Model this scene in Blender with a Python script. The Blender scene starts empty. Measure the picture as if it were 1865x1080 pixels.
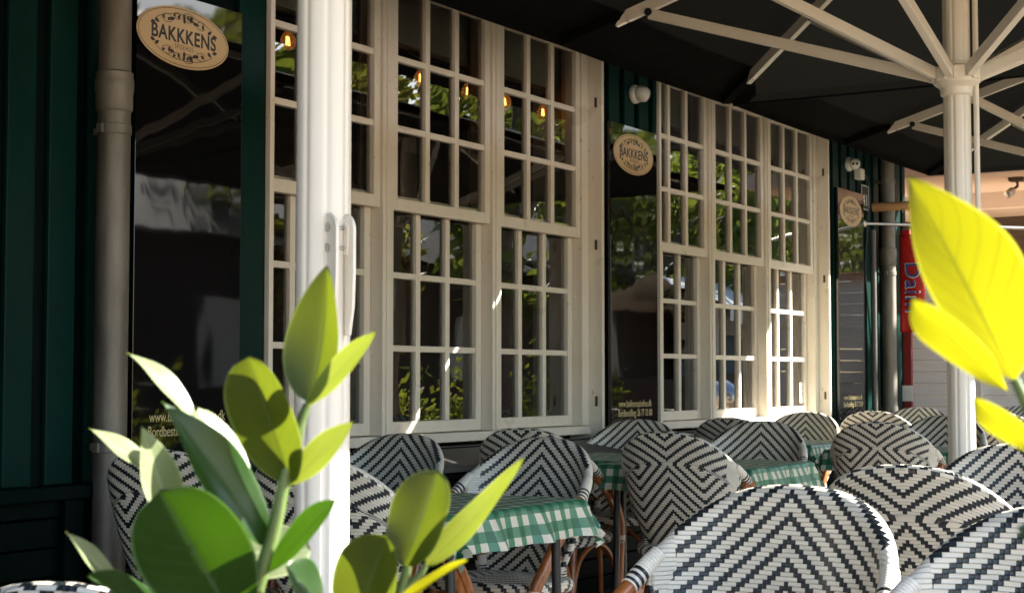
import bpy, bmesh, math, random
from mathutils import Vector, Matrix
random.seed(7)
SC = bpy.context.scene
COL = SC.collection
R = math.radians
V = Vector

# ------------------------------------------------------------------ camera
CAM = V((0.0, -3.95, 1.10))
YAW, PITCH, FPX = R(31.7), R(2.963), 2900.0
cam_data = bpy.data.cameras.new('camera')
cam = bpy.data.objects.new('camera', cam_data)
COL.objects.link(cam)
cam.location = CAM
cam.rotation_euler = (R(90) + PITCH, 0, YAW - R(90))
cam_data.sensor_width = 36.0
cam_data.lens = 36.0 * FPX / 1865.0
cam_data.clip_start = 0.05
cam_data.clip_end = 500
cam_data.dof.use_dof = True
cam_data.dof.focus_distance = 4.0
cam_data.dof.aperture_fstop = 15.0
SC.camera = cam
FWD0 = V((math.cos(YAW), math.sin(YAW), 0)); RIGHT = V((math.sin(YAW), -math.cos(YAW), 0)); UP0 = V((0, 0, 1))
FWD = FWD0 * math.cos(PITCH) + UP0 * math.sin(PITCH)
UPC = UP0 * math.cos(PITCH) - FWD0 * math.sin(PITCH)

def atz(px, py, z):
    """world point seen at photo pixel (px, py), z metres in front of the camera"""
    return CAM + (FWD + RIGHT * ((px - 932.5) / FPX) - UPC * ((py - 540.0) / FPX)) * z

def aty(px, py, y):
    d = FWD + RIGHT * ((px - 932.5) / FPX) - UPC * ((py - 540.0) / FPX)
    return CAM + d * ((y - CAM.y) / d.y)

# ------------------------------------------------------------------ light
SUN_EL, SUN_DIR = R(33), V((0.67, -0.74, 0)).normalized()
world = bpy.data.worlds.new('World')
SC.world = world
world.use_nodes = True
wn = world.node_tree
wn.nodes.clear()
sky = wn.nodes.new('ShaderNodeTexSky')
sky.sky_type = 'NISHITA'
sky.sun_disc = False
sky.sun_elevation = SUN_EL
sky.sun_rotation = math.atan2(SUN_DIR.x, SUN_DIR.y)
bg = wn.nodes.new('ShaderNodeBackground')
bg.inputs['Strength'].default_value = 0.09
wo = wn.nodes.new('ShaderNodeOutputWorld')
wn.links.new(sky.outputs[0], bg.inputs[0])
wn.links.new(bg.outputs[0], wo.inputs[0])
sd = bpy.data.lights.new('sun', 'SUN')
sd.energy = 5.0
sd.angle = R(0.5)
sd.color = (1.0, 0.93, 0.82)
sun = bpy.data.objects.new('sun', sd)
COL.objects.link(sun)
sun.rotation_euler = (-(SUN_DIR * math.cos(SUN_EL) + UP0 * math.sin(SUN_EL))).to_track_quat('-Z', 'Y').to_euler()
sun.location = (20, -12, 20)
SC.view_settings.view_transform = 'Standard'
SC.view_settings.look = 'None'
SC.view_settings.exposure = 2.78
SC.view_settings.gamma = 1
SC.cycles.use_denoising = True
SC.cycles.caustics_reflective = False
SC.cycles.caustics_refractive = False
SC.cycles.max_bounces = 8
SC.cycles.transparent_max_bounces = 16
SC.cycles.sample_clamp_indirect = 30.0

# ------------------------------------------------------------------ materials
class NB:
    """small helper to write node trees"""
    def __init__(s, name):
        s.mat = bpy.data.materials.new(name)
        s.mat.use_nodes = True
        s.t = s.mat.node_tree
        s.t.nodes.clear()
        s.out = s.t.nodes.new('ShaderNodeOutputMaterial')
    def n(s, kind, **kw):
        nd = s.t.nodes.new(kind)
        for k, v in kw.items():
            setattr(nd, k, v)
        return nd
    def put(s, sock, v):
        if isinstance(v, bpy.types.NodeSocket):
            s.t.links.new(v, sock)
        elif isinstance(v, (tuple, list)) and len(v) == 3 and sock.type == 'RGBA':
            sock.default_value = (*v, 1)
        else:
            sock.default_value = v
    def m(s, op, a, b=None, c=None):
        nd = s.n('ShaderNodeMath', operation=op)
        s.put(nd.inputs[0], a)
        if b is not None: s.put(nd.inputs[1], b)
        if c is not None: s.put(nd.inputs[2], c)
        return nd.outputs[0]
    def mix(s, f, a, b, blend='MIX'):
        nd = s.n('ShaderNodeMix', data_type='RGBA', blend_type=blend)
        s.put(nd.inputs[0], f); s.put(nd.inputs[6], a); s.put(nd.inputs[7], b)
        return nd.outputs[2]
    def noise(s, scale, detail=3, rough=0.55, vec=None, stretch=None, gen='Object'):
        if vec is None:
            vec = s.n('ShaderNodeTexCoord').outputs[gen]
        if stretch:
            mp = s.n('ShaderNodeMapping')
            s.put(mp.inputs[0], vec); mp.inputs['Scale'].default_value = stretch
            vec = mp.outputs[0]
        nd = s.n('ShaderNodeTexNoise')
        s.put(nd.inputs['Vector'], vec)
        nd.inputs['Scale'].default_value = scale
        nd.inputs['Detail'].default_value = detail
        nd.inputs['Roughness'].default_value = rough
        return nd.outputs[0]
    def ramp(s, f, stops):
        nd = s.n('ShaderNodeValToRGB')
        s.put(nd.inputs[0], f)
        el = nd.color_ramp.elements
        while len(el) < len(stops): el.new(0.5)
        for e, (p, c) in zip(el, stops):
            e.position = p
            e.color = (*c, 1) if len(c) == 3 else c
        return nd.outputs[0]
    def bump(s, h, strength=0.3, dist=0.01):
        nd = s.n('ShaderNodeBump')
        nd.inputs['Strength'].default_value = strength
        nd.inputs['Distance'].default_value = dist
        s.put(nd.inputs['Height'], h)
        return nd.outputs[0]
    def bsdf(s, col, rough=0.5, metal=0.0, normal=None, spec=0.5, coat=0.0, **kw):
        b = s.n('ShaderNodeBsdfPrincipled')
        s.put(b.inputs['Base Color'], col)
        s.put(b.inputs['Roughness'], rough)
        b.inputs['Metallic'].default_value = metal
        b.inputs['Specular IOR Level'].default_value = spec
        b.inputs['Coat Weight'].default_value = coat
        if normal is not None: s.put(b.inputs['Normal'], normal)
        return b.outputs[0]
    def done(s, sh):
        s.t.links.new(sh, s.out.inputs[0])
        return s.mat

def mottled(name, a, b, scale=6, rough=0.5, stretch=None, bump=0.15, metal=0.0, spec=0.5, fine=60, coat=0.0):
    k = NB(name)
    f = k.noise(scale, 5, 0.6, stretch=stretch)
    col = k.ramp(f, [(0.3, a), (0.7, b)])
    nrm = k.bump(k.noise(fine, 3, 0.6, stretch=stretch), bump, 0.004)
    rg = k.m('MULTIPLY_ADD', f, 0.25, rough - 0.12)
    return k.done(k.bsdf(col, rg, metal, nrm, spec, coat))

def weathered_paint(name, a, b, dirt, rough=0.45, spec=0.5):
    """old brushed gloss paint: brush streaks along the wood, specks and grime"""
    k = NB(name)
    f = k.noise(4, 4, 0.6)
    st = k.noise(30, 4, 0.6, stretch=(1, 1, 0.06))
    col = k.ramp(k.m('ADD', k.m('MULTIPLY', f, 0.6), k.m('MULTIPLY', st, 0.4)), [(0.3, a), (0.7, b)])
    sp = k.m('GREATER_THAN', k.noise(38, 2, 0.5), 0.73)
    gr = k.m('MULTIPLY', k.m('GREATER_THAN', k.noise(2.2, 6, 0.7), 0.62), 0.25)
    col = k.mix(k.m('MAXIMUM', k.m('MULTIPLY', sp, 0.6), gr), col, dirt)
    nrm = k.bump(st, 0.25, 0.004)
    return k.done(k.bsdf(col, rough, 0, nrm, spec))

def plain(name, col, rough=0.5, metal=0.0, spec=0.5, coat=0.0):
    return mottled(name, tuple(c * 0.88 for c in col), tuple(min(1, c * 1.1) for c in col), 8, rough, None, 0.06, metal, spec, 80, coat)

M = {}
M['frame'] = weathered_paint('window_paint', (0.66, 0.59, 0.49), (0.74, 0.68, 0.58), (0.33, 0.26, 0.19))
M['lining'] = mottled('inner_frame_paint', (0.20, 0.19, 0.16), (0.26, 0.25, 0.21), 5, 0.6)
M['green'] = weathered_paint('green_paint', (0.0006, 0.013, 0.0108), (0.001, 0.022, 0.0180), (0.006, 0.02, 0.016), 0.42, 0.08)
M['shaded_green'] = weathered_paint('shaded_green_paint', (0.0004, 0.003, 0.003), (0.0008, 0.006, 0.0055), (0.004, 0.006, 0.005), 0.5, 0.05)  # darker copy of the green, recess and plinth shade put into its colour
M['zinc'] = mottled('weathered_zinc', (0.09, 0.08, 0.066), (0.21, 0.19, 0.16), 9, 0.55, (1, 1, 0.25), 0.25, 0.55)
M['lead'] = mottled('ledge_metal', (0.045, 0.045, 0.04), (0.09, 0.088, 0.08), 4, 0.5, None, 0.2, 0.2)
M['pole'] = mottled('cream_powder_coat', (0.70, 0.66, 0.58), (0.76, 0.72, 0.64), 3, 0.38, None, 0.05, 0, 0.5, 140, 0.15)
M['sign'] = None
M['tan'] = mottled('tan_print', (0.50, 0.35, 0.18), (0.56, 0.40, 0.21), 10, 0.5, None, 0.03)
M['ink'] = plain('black_ink', (0.012, 0.010, 0.008), 0.5)
M['brown_ink'] = plain('brown_ink', (0.12, 0.08, 0.04), 0.5)
M['gold'] = plain('gold_lettering', (0.52, 0.42, 0.20), 0.5)
M['white_plastic'] = plain('white_plastic', (0.66, 0.62, 0.55), 0.4)
M['black_plastic'] = plain('black_plastic', (0.015, 0.015, 0.017), 0.35)
M['mirror_steel'] = plain('polished_steel', (0.8, 0.8, 0.8), 0.2, 1.0)
M['steel'] = plain('steel', (0.55, 0.53, 0.5), 0.3, 1.0)
M['brass'] = plain('tarnished_brass', (0.10, 0.075, 0.05), 0.45, 0.8)
M['red'] = mottled('red_vinyl', (0.42, 0.012, 0.012), (0.55, 0.025, 0.02), 12, 0.4, None, 0.1)
M['red_paint'] = mottled('red_paint', (0.14, 0.008, 0.008), (0.2, 0.014, 0.012), 8, 0.5)
M['blue'] = plain('blue_print', (0.02, 0.06, 0.25), 0.5)
M['paper'] = plain('paper', (0.7, 0.68, 0.64), 0.7)
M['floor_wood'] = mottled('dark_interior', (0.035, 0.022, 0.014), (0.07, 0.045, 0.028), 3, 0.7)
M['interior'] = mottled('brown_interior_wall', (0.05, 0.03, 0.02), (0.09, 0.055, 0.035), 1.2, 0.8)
M['paving'] = mottled('paving', (0.34, 0.24, 0.15), (0.46, 0.34, 0.22), 2.5, 0.85, None, 0.4, 0, 0.3, 30)
M['terrace'] = mottled('terrace_stone', (0.05, 0.045, 0.04), (0.09, 0.08, 0.07), 3, 0.8, None, 0.4, 0, 0.3, 30)
M['pink'] = mottled('pink_plaster', (0.58, 0.46, 0.38), (0.64, 0.51, 0.43), 2, 0.8)
M['clap'] = mottled('pale_clapboard', (0.72, 0.68, 0.60), (0.82, 0.78, 0.70), 3, 0.6, (1, 1, 6), 0.2)
M['wood'] = mottled('varnished_wood', (0.42, 0.22, 0.09), (0.55, 0.31, 0.14), 6, 0.45, (1, 1, 1), 0.2)
M['bark'] = mottled('bark', (0.06, 0.045, 0.03), (0.14, 0.11, 0.08), 10, 0.9, (1, 1, 0.3), 0.8)
M['brick'] = mottled('red_brown_boards', (0.035, 0.022, 0.015), (0.07, 0.042, 0.026), 3, 0.7, (1, 1, 5), 0.3)
M['soil'] = mottled('soil', (0.02, 0.014, 0.01), (0.06, 0.04, 0.03), 30, 0.95, None, 0.8)
M['planter'] = mottled('dark_planter', (0.03, 0.028, 0.026), (0.06, 0.056, 0.05), 5, 0.6)
M['canvas_white'] = mottled('white_awning_canvas', (0.74, 0.74, 0.72), (0.8, 0.8, 0.78), 5, 0.7)
M['canvas_red'] = mottled('red_awning_canvas', (0.4, 0.03, 0.02), (0.5, 0.05, 0.03), 5, 0.7)
M['canvas_blue'] = mottled('blue_awning_canvas', (0.06, 0.16, 0.28), (0.09, 0.22, 0.36), 5, 0.7)

def glossy_sign():
    k = NB('black_acrylic')
    nrm = k.bump(k.noise(2.5, 2, 0.5, stretch=(1, 1, 0.5)), 0.12, 0.02)
    return k.done(k.bsdf((0.003, 0.003, 0.0035), 0.03, 0, nrm, 0.45, 0.0))
M['sign'] = glossy_sign()

def window_glass():
    k = NB('old_window_glass')
    nrm = k.bump(k.noise(3.0, 1, 0.4), 0.06, 0.02)
    g = k.n('ShaderNodeBsdfGlossy'); g.inputs['Roughness'].default_value = 0.0
    g.inputs['Color'].default_value = (1, 1, 1, 1)
    k.put(g.inputs['Normal'], nrm)
    t = k.n('ShaderNodeBsdfTransparent'); t.inputs[0].default_value = (0.8, 0.82, 0.78, 1)
    fr = k.n('ShaderNodeFresnel'); fr.inputs['IOR'].default_value = 1.55
    fac = k.m('MINIMUM', k.m('MULTIPLY', fr.outputs[0], 1.45), 1.0)
    mx = k.n('ShaderNodeMixShader')
    k.put(mx.inputs[0], fac); k.put(mx.inputs[1], t.outputs[0]); k.put(mx.inputs[2], g.outputs[0])
    return k.done(mx.outputs[0])
M['glass'] = window_glass()

def bulb_glass():
    k = NB('bulb_glass')
    g = k.n('ShaderNodeBsdfGlossy'); g.inputs['Roughness'].default_value = 0.03
    t = k.n('ShaderNodeBsdfTransparent'); t.inputs[0].default_value = (0.85, 0.8, 0.75, 1)
    lw = k.n('ShaderNodeLayerWeight'); lw.inputs[0].default_value = 0.35
    mx = k.n('ShaderNodeMixShader')
    k.put(mx.inputs[0], lw.outputs['Facing']); k.put(mx.inputs[1], t.outputs[0]); k.put(mx.inputs[2], g.outputs[0])
    df = k.n('ShaderNodeBsdfTranslucent'); df.inputs[0].default_value = (0.9, 0.75, 0.6, 1)
    m2 = k.n('ShaderNodeMixShader'); m2.inputs[0].default_value = 0.16
    k.put(m2.inputs[1], mx.outputs[0]); k.put(m2.inputs[2], df.outputs[0])
    return k.done(m2.outputs[0])
M['bulb'] = bulb_glass()
kf = NB('glowing_filament')
em = kf.n('ShaderNodeEmission'); em.inputs[0].default_value = (1.0, 0.36, 0.07, 1); em.inputs[1].default_value = 1.6
M['filament'] = kf.done(em.outputs[0])

def canopy_mat():
    k = NB('charcoal_canvas')
    wv = k.noise(420, 1, 0.5)
    f = k.noise(1.4, 3, 0.5)
    col = k.ramp(f, [(0.3, (0.0052, 0.0052, 0.0047)), (0.7, (0.0075, 0.0074, 0.0066))])
    d = k.bsdf(col, 0.9, 0, k.bump(k.m('ADD', wv, k.m('MULTIPLY', k.noise(5, 4, 0.6), 12.0)), 0.5, 0.004), 0.08)
    t = k.n('ShaderNodeBsdfTranslucent'); t.inputs[0].default_value = (0.0035, 0.0033, 0.0027, 1)
    mx = k.n('ShaderNodeMixShader'); mx.inputs[0].default_value = 0.4
    k.put(mx.inputs[1], d); k.put(mx.inputs[2], t.outputs[0])
    return k.done(mx.outputs[0])
M['canopy'] = canopy_mat()

CW, CH = 0.0100, 0.0086
def weave(name, white, black, plainside=False):
    """chevron wicker: staircase bands of flat strands, laid out on the mesh's own UVs in metres"""
    k = NB(name)
    sp = k.n('ShaderNodeSeparateXYZ')
    k.put(sp.inputs[0], k.n('ShaderNodeUVMap').outputs[0])
    u, v = sp.outputs[0], sp.outputs[1]
    wob = k.noise(26, 1, 0.5, vec=k.n('ShaderNodeUVMap').outputs[0])
    v = k.m('MULTIPLY_ADD', k.m('SUBTRACT', wob, 0.5), 0.0035, v)
    au = k.m('ABSOLUTE', u)
    j = k.m('FLOOR', k.m('DIVIDE', v, CH))
    fv = k.m('FRACT', k.m('DIVIDE', v, CH))
    i = k.m('FLOOR', k.m('ADD', k.m('DIVIDE', au, CW), 0.5))
    q = k.m('FLOORED_MODULO', k.m('ADD', i, j), 5.0)
    blk = k.m('MULTIPLY', k.m('LESS_THAN', q, 1.5), k.m('LESS_THAN', v, 5.0))
    # end joints of each white strand run
    wn_ = k.n('ShaderNodeTexWhiteNoise', noise_dimensions='2D')
    cb = k.n('ShaderNodeCombineXYZ'); k.put(cb.inputs[0], k.m('FLOOR', k.m('DIVIDE', k.m('ADD', i, j), 5.0))); k.put(cb.inputs[1], j)
    k.put(wn_.inputs[0], cb.outputs[0])
    rnd = wn_.outputs['Value']
    wcol = k.mix(rnd, tuple(c * 0.86 for c in white), white)
    bcol = k.mix(rnd, black, tuple(c * 2.2 for c in black))
    edge = k.m('POWER', k.m('ABSOLUTE', k.m('MULTIPLY_ADD', fv, 2.0, -1.0)), 5.0)
    col = k.mix(blk, wcol, bcol)
    col = k.mix(k.m('MULTIPLY', edge, 0.45), col, (0.06, 0.05, 0.04))
    fu = k.m('FRACT', k.m('ADD', k.m('DIVIDE', au, CW), 0.5))
    h1 = k.m('SUBTRACT', 1.0, edge)
    pu = k.m('POWER', k.m('ABSOLUTE', k.m('MULTIPLY_ADD', fu, 2.0, -1.0)), 3.0)
    h = k.m('ADD', h1, k.m('MULTIPLY', k.m('SUBTRACT', 1.0, pu), k.m('MULTIPLY', blk, 0.9)))
    nrm = k.bump(h, 0.75, 0.0016)
    return k.done(k.bsdf(col, 0.36, 0, nrm, 0.5, 0.1))
WHITE, BLACK = (0.78, 0.72, 0.60), (0.008, 0.012, 0.015)
M['weave'] = weave('chevron_weave', WHITE, BLACK)

def sleeve_mat():
    k = NB('white_wrap_with_black_rings')
    sp = k.n('ShaderNodeSeparateXYZ'); k.put(sp.inputs[0], k.n('ShaderNodeUVMap').outputs[0])
    v = sp.outputs[1]
    a = k.m('LESS_THAN', k.m('ABSOLUTE', k.m('SUBTRACT', v, 0.62)), 0.042)
    b = k.m('LESS_THAN', k.m('ABSOLUTE', k.m('SUBTRACT', v, 0.77)), 0.042)
    c = k.m('LESS_THAN', k.m('ABSOLUTE', k.m('SUBTRACT', v, 0.92)), 0.036)
    f = k.m('MAXIMUM', k.m('MAXIMUM', a, b), c)
    fr = k.m('FRACT', k.m('MULTIPLY', v, 14))
    e = k.m('POWER', k.m('ABSOLUTE', k.m('MULTIPLY_ADD', fr, 2.0, -1.0)), 4.0)
    col = k.mix(f, WHITE, BLACK)
    col = k.mix(k.m('MULTIPLY', e, 0.3), col, (0.1, 0.085, 0.07))
    return k.done(k.bsdf(col, 0.36, 0, k.bump(k.m('SUBTRACT', 1.0, e), 0.6, 0.0015), 0.5, 0.1))
M['sleeve'] = sleeve_mat()

def cane_mat():
    k = NB('stained_cane')
    f = k.noise(14, 4, 0.6)
    st = k.noise(90, 3, 0.5, stretch=(1, 1, 0.12))
    col = k.ramp(k.m('ADD', k.m('MULTIPLY', f, 0.55), k.m('MULTIPLY', st, 0.45)),
                 [(0.3, (0.13, 0.036, 0.009)), (0.52, (0.34, 0.11, 0.026)), (0.72, (0.46, 0.19, 0.06))])
    return k.done(k.bsdf(col, 0.3, 0, k.bump(st, 0.2, 0.002), 0.5, 0.3))
M['cane'] = cane_mat()

def gingham():
    k = NB('green_gingham')
    sp = k.n('ShaderNodeSeparateXYZ'); k.put(sp.inputs[0], k.n('ShaderNodeUVMap').outputs[0])
    S = 0.030
    a = k.m('LESS_THAN', k.m('FLOORED_MODULO', sp.outputs[0], 2 * S), S)
    b = k.m('LESS_THAN', k.m('FLOORED_MODULO', sp.outputs[1], 2 * S), S)
    s = k.m('MULTIPLY', k.m('ADD', a, b), 0.5)
    col = k.ramp(s, [(0.0, (0.58, 0.54, 0.43)), (0.5, (0.05, 0.19, 0.105)), (1.0, (0.003, 0.095, 0.042))])
    wv = k.noise(300, 1, 0.5)
    return k.done(k.bsdf(col, 0.5, 0, k.bump(wv, 0.15, 0.001), 0.45, 0.1))
M['gingham'] = gingham()

def leaf_mat(name, top, under, trans, tf=0.5, rough=0.32, vk=0.55, vw=0.03):
    k = NB(name)
    sp = k.n('ShaderNodeSeparateXYZ'); k.put(sp.inputs[0], k.n('ShaderNodeUVMap').outputs[0])
    u, v = sp.outputs[0], sp.outputs[1]
    au = k.m('ABSOLUTE', u)
    # side veins sweep forward from the midrib
    ph = k.m('FRACT', k.m('ADD', k.m('MULTIPLY', v, 8.0), k.m('MULTIPLY', au, -2.6)))
    vein = k.m('LESS_THAN', k.m('ABSOLUTE', k.m('SUBTRACT', ph, 0.5)), vw)
    mid = k.m('LESS_THAN', au, k.m('MULTIPLY_ADD', v, -0.035, 0.06))
    nz = k.noise(9, 4, 0.6)
    geo = k.n('ShaderNodeNewGeometry')
    base = k.mix(geo.outputs['Backfacing'], top, under)
    base = k.mix(k.m('MULTIPLY', nz, 0.5), base, tuple(c * 0.6 for c in top))
    base = k.mix(k.m('MULTIPLY', vein, 0.32), base, tuple(min(1, c * 1.6 + 0.03) for c in top))
    base = k.mix(k.m('MULTIPLY', mid, 0.5), base, tuple(min(1, c * 1.8 + 0.04) for c in top))
    rim = k.m('GREATER_THAN', au, k.m('MULTIPLY_ADD', nz, 0.08, 0.90))
    base = k.mix(k.m('MULTIPLY', rim, 0.7), base, tuple(min(1, c * 1.9 + 0.04) for c in top))
    h = k.m('ADD', k.m('MULTIPLY', k.m('MAXIMUM', vein, mid), -0.6), k.m('MULTIPLY', k.noise(70, 2, 0.5), 0.35))
    d = k.bsdf(base, rough, 0, k.bump(h, 0.35, 0.0014), 0.32, 0.0)
    t = k.n('ShaderNodeBsdfTranslucent')
    tc = k.mix(k.m('MULTIPLY', k.m('MAXIMUM', k.m('MULTIPLY', vein, vk), k.m('MULTIPLY', mid, 0.85)), 1.0), trans, tuple(c * 0.35 for c in trans))
    mot = k.noise(5, 5, 0.65)
    tc = k.mix(k.m('MULTIPLY', k.m('GREATER_THAN', au, 2.0), 1.0), k.mix(k.m('MULTIPLY', mot, 0.7), tc, (trans[0] * 0.55, trans[1] * 0.62, trans[2])), tc)
    tc = k.mix(k.m('MULTIPLY', rim, 0.6), tc, tuple(min(1, c * 1.5 + 0.03) for c in trans))
    k.put(t.inputs[0], tc)
    mx = k.n('ShaderNodeMixShader'); mx.inputs[0].default_value = tf
    k.put(mx.inputs[1], d); k.put(mx.inputs[2], t.outputs[0])
    return k.done(mx.outputs[0])
M['leaf_dark'] = leaf_mat('mature_leaf', (0.012, 0.040, 0.005), (0.05, 0.085, 0.03), (0.06, 0.15, 0.003), 0.36, 0.3)
M['leaf_mid'] = leaf_mat('half_grown_leaf', (0.045, 0.072, 0.008), (0.085, 0.115, 0.025), (0.10, 0.125, 0.006), 0.5, 0.34)
M['leaf_young'] = leaf_mat('young_leaf', (0.15, 0.21, 0.045), (0.21, 0.27, 0.08), (0.23, 0.27, 0.02), 0.5, 0.38)
M['leaf_sunlit'] = leaf_mat('sunlit_pale_leaf', (0.24, 0.29, 0.15), (0.30, 0.33, 0.16), (0.26, 0.28, 0.05), 0.4, 0.3)  # pale copy: sun and gloss on the upper side put into the colour
M['leaf_yellow'] = leaf_mat('sunlit_young_leaf', (0.14, 0.145, 0.012), (0.20, 0.21, 0.03), (0.33, 0.315, 0.004), 0.7, 0.45, 0.72, 0.034)
M['stem'] = mottled('green_stem', (0.05, 0.09, 0.02), (0.10, 0.15, 0.04), 20, 0.45, (1, 1, 0.3), 0.2)
def tree_leaf(name, a, b):
    k = NB(name)
    f = k.noise(1.3, 3, 0.6)
    col = k.ramp(f, [(0.3, a), (0.7, b)])
    d = k.bsdf(col, 0.5, 0, None, 0.4)
    t = k.n('ShaderNodeBsdfTranslucent'); k.put(t.inputs[0], k.mix(0.5, col, (0.3, 0.32, 0.03)))
    mx = k.n('ShaderNodeMixShader'); mx.inputs[0].default_value = 0.5
    k.put(mx.inputs[1], d); k.put(mx.inputs[2], t.outputs[0])
    return k.done(mx.outputs[0])
M['tree_green'] = tree_leaf('tree_foliage', (0.04, 0.085, 0.015), (0.10, 0.15, 0.03))
M['leaf_bush'] = tree_leaf('bush_leaves', (0.12, 0.17, 0.02), (0.26, 0.30, 0.03))
M['tree_gold'] = tree_leaf('turning_foliage', (0.12, 0.13, 0.02), (0.30, 0.24, 0.03))

# ------------------------------------------------------------------ mesh helpers
def catmull(pts, n=6):
    P = [V(p) for p in pts]
    out = []
    for i in range(len(P) - 1):
        p0 = P[max(0, i - 1)]; p1 = P[i]; p2 = P[i + 1]; p3 = P[min(len(P) - 1, i + 2)]
        for s in range(n):
            t = s / n
            out.append(0.5 * ((2 * p1) + (p2 - p0) * t + (2 * p0 - 5 * p1 + 4 * p2 - p3) * t * t + (3 * p1 - p0 - 3 * p2 + p3) * t ** 3))
    out.append(P[-1])
    return out

class MB:
    def __init__(s):
        s.v, s.f, s.uv, s.mi = [], [], [], []
        s.cur = 0
    def face(s, idx, uvs=None):
        s.f.append(tuple(idx)); s.uv.append(uvs); s.mi.append(s.cur)
    def add(s, pts):
        b = len(s.v); s.v.extend([V(p) for p in pts]); return b
    def box(s, x0, x1, y0, y1, z0, z1, mat=None):
        c = [V((x, y, z)) for z in (z0, z1) for y in (y0, y1) for x in (x0, x1)]
        if mat: c = [mat @ p for p in c]
        b = s.add(c)
        for q in ((0, 2, 3, 1), (4, 5, 7, 6), (0, 1, 5, 4), (2, 6, 7, 3), (0, 4, 6, 2), (1, 3, 7, 5)):
            s.face([b + i for i in q])
        return s
    def beam(s, a, b_, w, h, up=V((0, 0, 1))):
        a, b_ = V(a), V(b_)
        d = (b_ - a).normalized()
        sx = d.cross(up).normalized(); sz = sx.cross(d)
        c = [p + sx * (i * w / 2) + sz * (j * h / 2) for p in (a, b_) for i, j in ((-1, -1), (1, -1), (1, 1), (-1, 1))]
        b = s.add(c)
        for q in ((3, 2, 1, 0), (4, 5, 6, 7), (0, 1, 5, 4), (1, 2, 6, 5), (2, 3, 7, 6), (3, 0, 4, 7)):
            s.face([b + i for i in q])
        return s
    def tube(s, pts, rad, n=10, cap=True, uvlen=False):
        P = [V(p) for p in pts]
        rr = rad if isinstance(rad, (list, tuple)) else [rad] * len(P)
        if len(rr) != len(P):
            rr = [rr[0] + (rr[-1] - rr[0]) * i / (len(P) - 1) for i in range(len(P))] if len(rr) == 2 else rr
        t0 = (P[1] - P[0]).normalized()
        ref = V((0, 0, 1)) if abs(t0.z) < 0.9 else V((1, 0, 0))
        nx = t0.cross(ref).normalized()
        rings = []
        L = [0]
        for i in range(1, len(P)): L.append(L[-1] + (P[i] - P[i - 1]).length)
        for i, p in enumerate(P):
            t = (P[min(i + 1, len(P) - 1)] - P[max(i - 1, 0)]).normalized()
            nx = (nx - t * nx.dot(t)).normalized(); ny = t.cross(nx)
            rings.append(s.add([p + (nx * math.cos(a) + ny * math.sin(a)) * rr[i] for a in [2 * math.pi * k / n for k in range(n)]]))
        for i in range(len(P) - 1):
            for k in range(n):
                k2 = (k + 1) % n
                uv = [(k / n, L[i] / L[-1]), ((k + 1) / n, L[i] / L[-1]), ((k + 1) / n, L[i + 1] / L[-1]), (k / n, L[i + 1] / L[-1])] if uvlen else None
                s.face((rings[i] + k, rings[i] + k2, rings[i + 1] + k2, rings[i + 1] + k), uv)
        if cap:
            s.face([rings[0] + k for k in reversed(range(n))], [(0, 0)] * n if uvlen else None)
            s.face([rings[-1] + k for k in range(n)], [(0, 1)] * n if uvlen else None)
        return s
    def lathe(s, prof, n=24, origin=(0, 0, 0), axis=None, rfun=None, cap=True):
        o = V(origin)
        q = V(axis).normalized().to_track_quat('Z', 'Y') if axis else None
        rings = []
        for r, z in prof:
            pts = []
            for k in range(n):
                a = 2 * math.pi * k / n
                r2 = r * (rfun(a) if rfun else 1)
                p = V((r2 * math.cos(a), r2 * math.sin(a), z))
                pts.append(o + (q @ p if q else p))
            rings.append(s.add(pts))
        for i in range(len(prof) - 1):
            for k in range(n):
                k2 = (k + 1) % n
                s.face((rings[i] + k, rings[i] + k2, rings[i + 1] + k2, rings[i + 1] + k))
        if cap:
            s.face([rings[0] + k for k in reversed(range(n))]); s.face([rings[-1] + k for k in range(n)])
        return s
    def grid(s, fn, nu, nv, uvfn=None):
        b = s.add([fn(i / nu, j / nv) for j in range(nv + 1) for i in range(nu + 1)])
        for j in range(nv):
            for i in range(nu):
                q = [(i, j), (i + 1, j), (i + 1, j + 1), (i, j + 1)]
                s.face([b + y * (nu + 1) + x for x, y in q], [uvfn(x / nu, y / nv) for x, y in q] if uvfn else None)
        return s
    def prism(s, poly, h, mat):
        """extrude a 2D outline (counter-clockwise) from z=0 to z=h, then transform"""
        n = len(poly)
        b = s.add([mat @ V((x, y, 0)) for x, y in poly] + [mat @ V((x, y, h)) for x, y in poly])
        s.face([b + i for i in reversed(range(n))]); s.face([b + n + i for i in range(n)])
        for i in range(n):
            k = (i + 1) % n
            s.face((b + i, b + k, b + n + k, b + n + i))
        return s
    def mesh(s, name, mats, smooth=40, recalc=False):
        me = bpy.data.meshes.new(name)
        me.from_pydata([tuple(p) for p in s.v], [], s.f)
        if any(u is not None for u in s.uv):
            ul = me.uv_layers.new(name='UVMap')
            li = 0
            for f, u in zip(s.f, s.uv):
                for k in range(len(f)):
                    ul.data[li + k].uv = u[k] if u else (0, 0)
                li += len(f)
        mats = mats if isinstance(mats, (list, tuple)) else [mats]
        for m_ in mats: me.materials.append(m_)
        for p, i in zip(me.polygons, s.mi): p.material_index = i
        if recalc:
            bm = bmesh.new(); bm.from_mesh(me); bmesh.ops.recalc_face_normals(bm, faces=bm.faces); bm.to_mesh(me); bm.free()
        if smooth:
            for p in me.polygons: p.use_smooth = True
            me.set_sharp_from_angle(angle=R(smooth))
        me.update()
        return me
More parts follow.
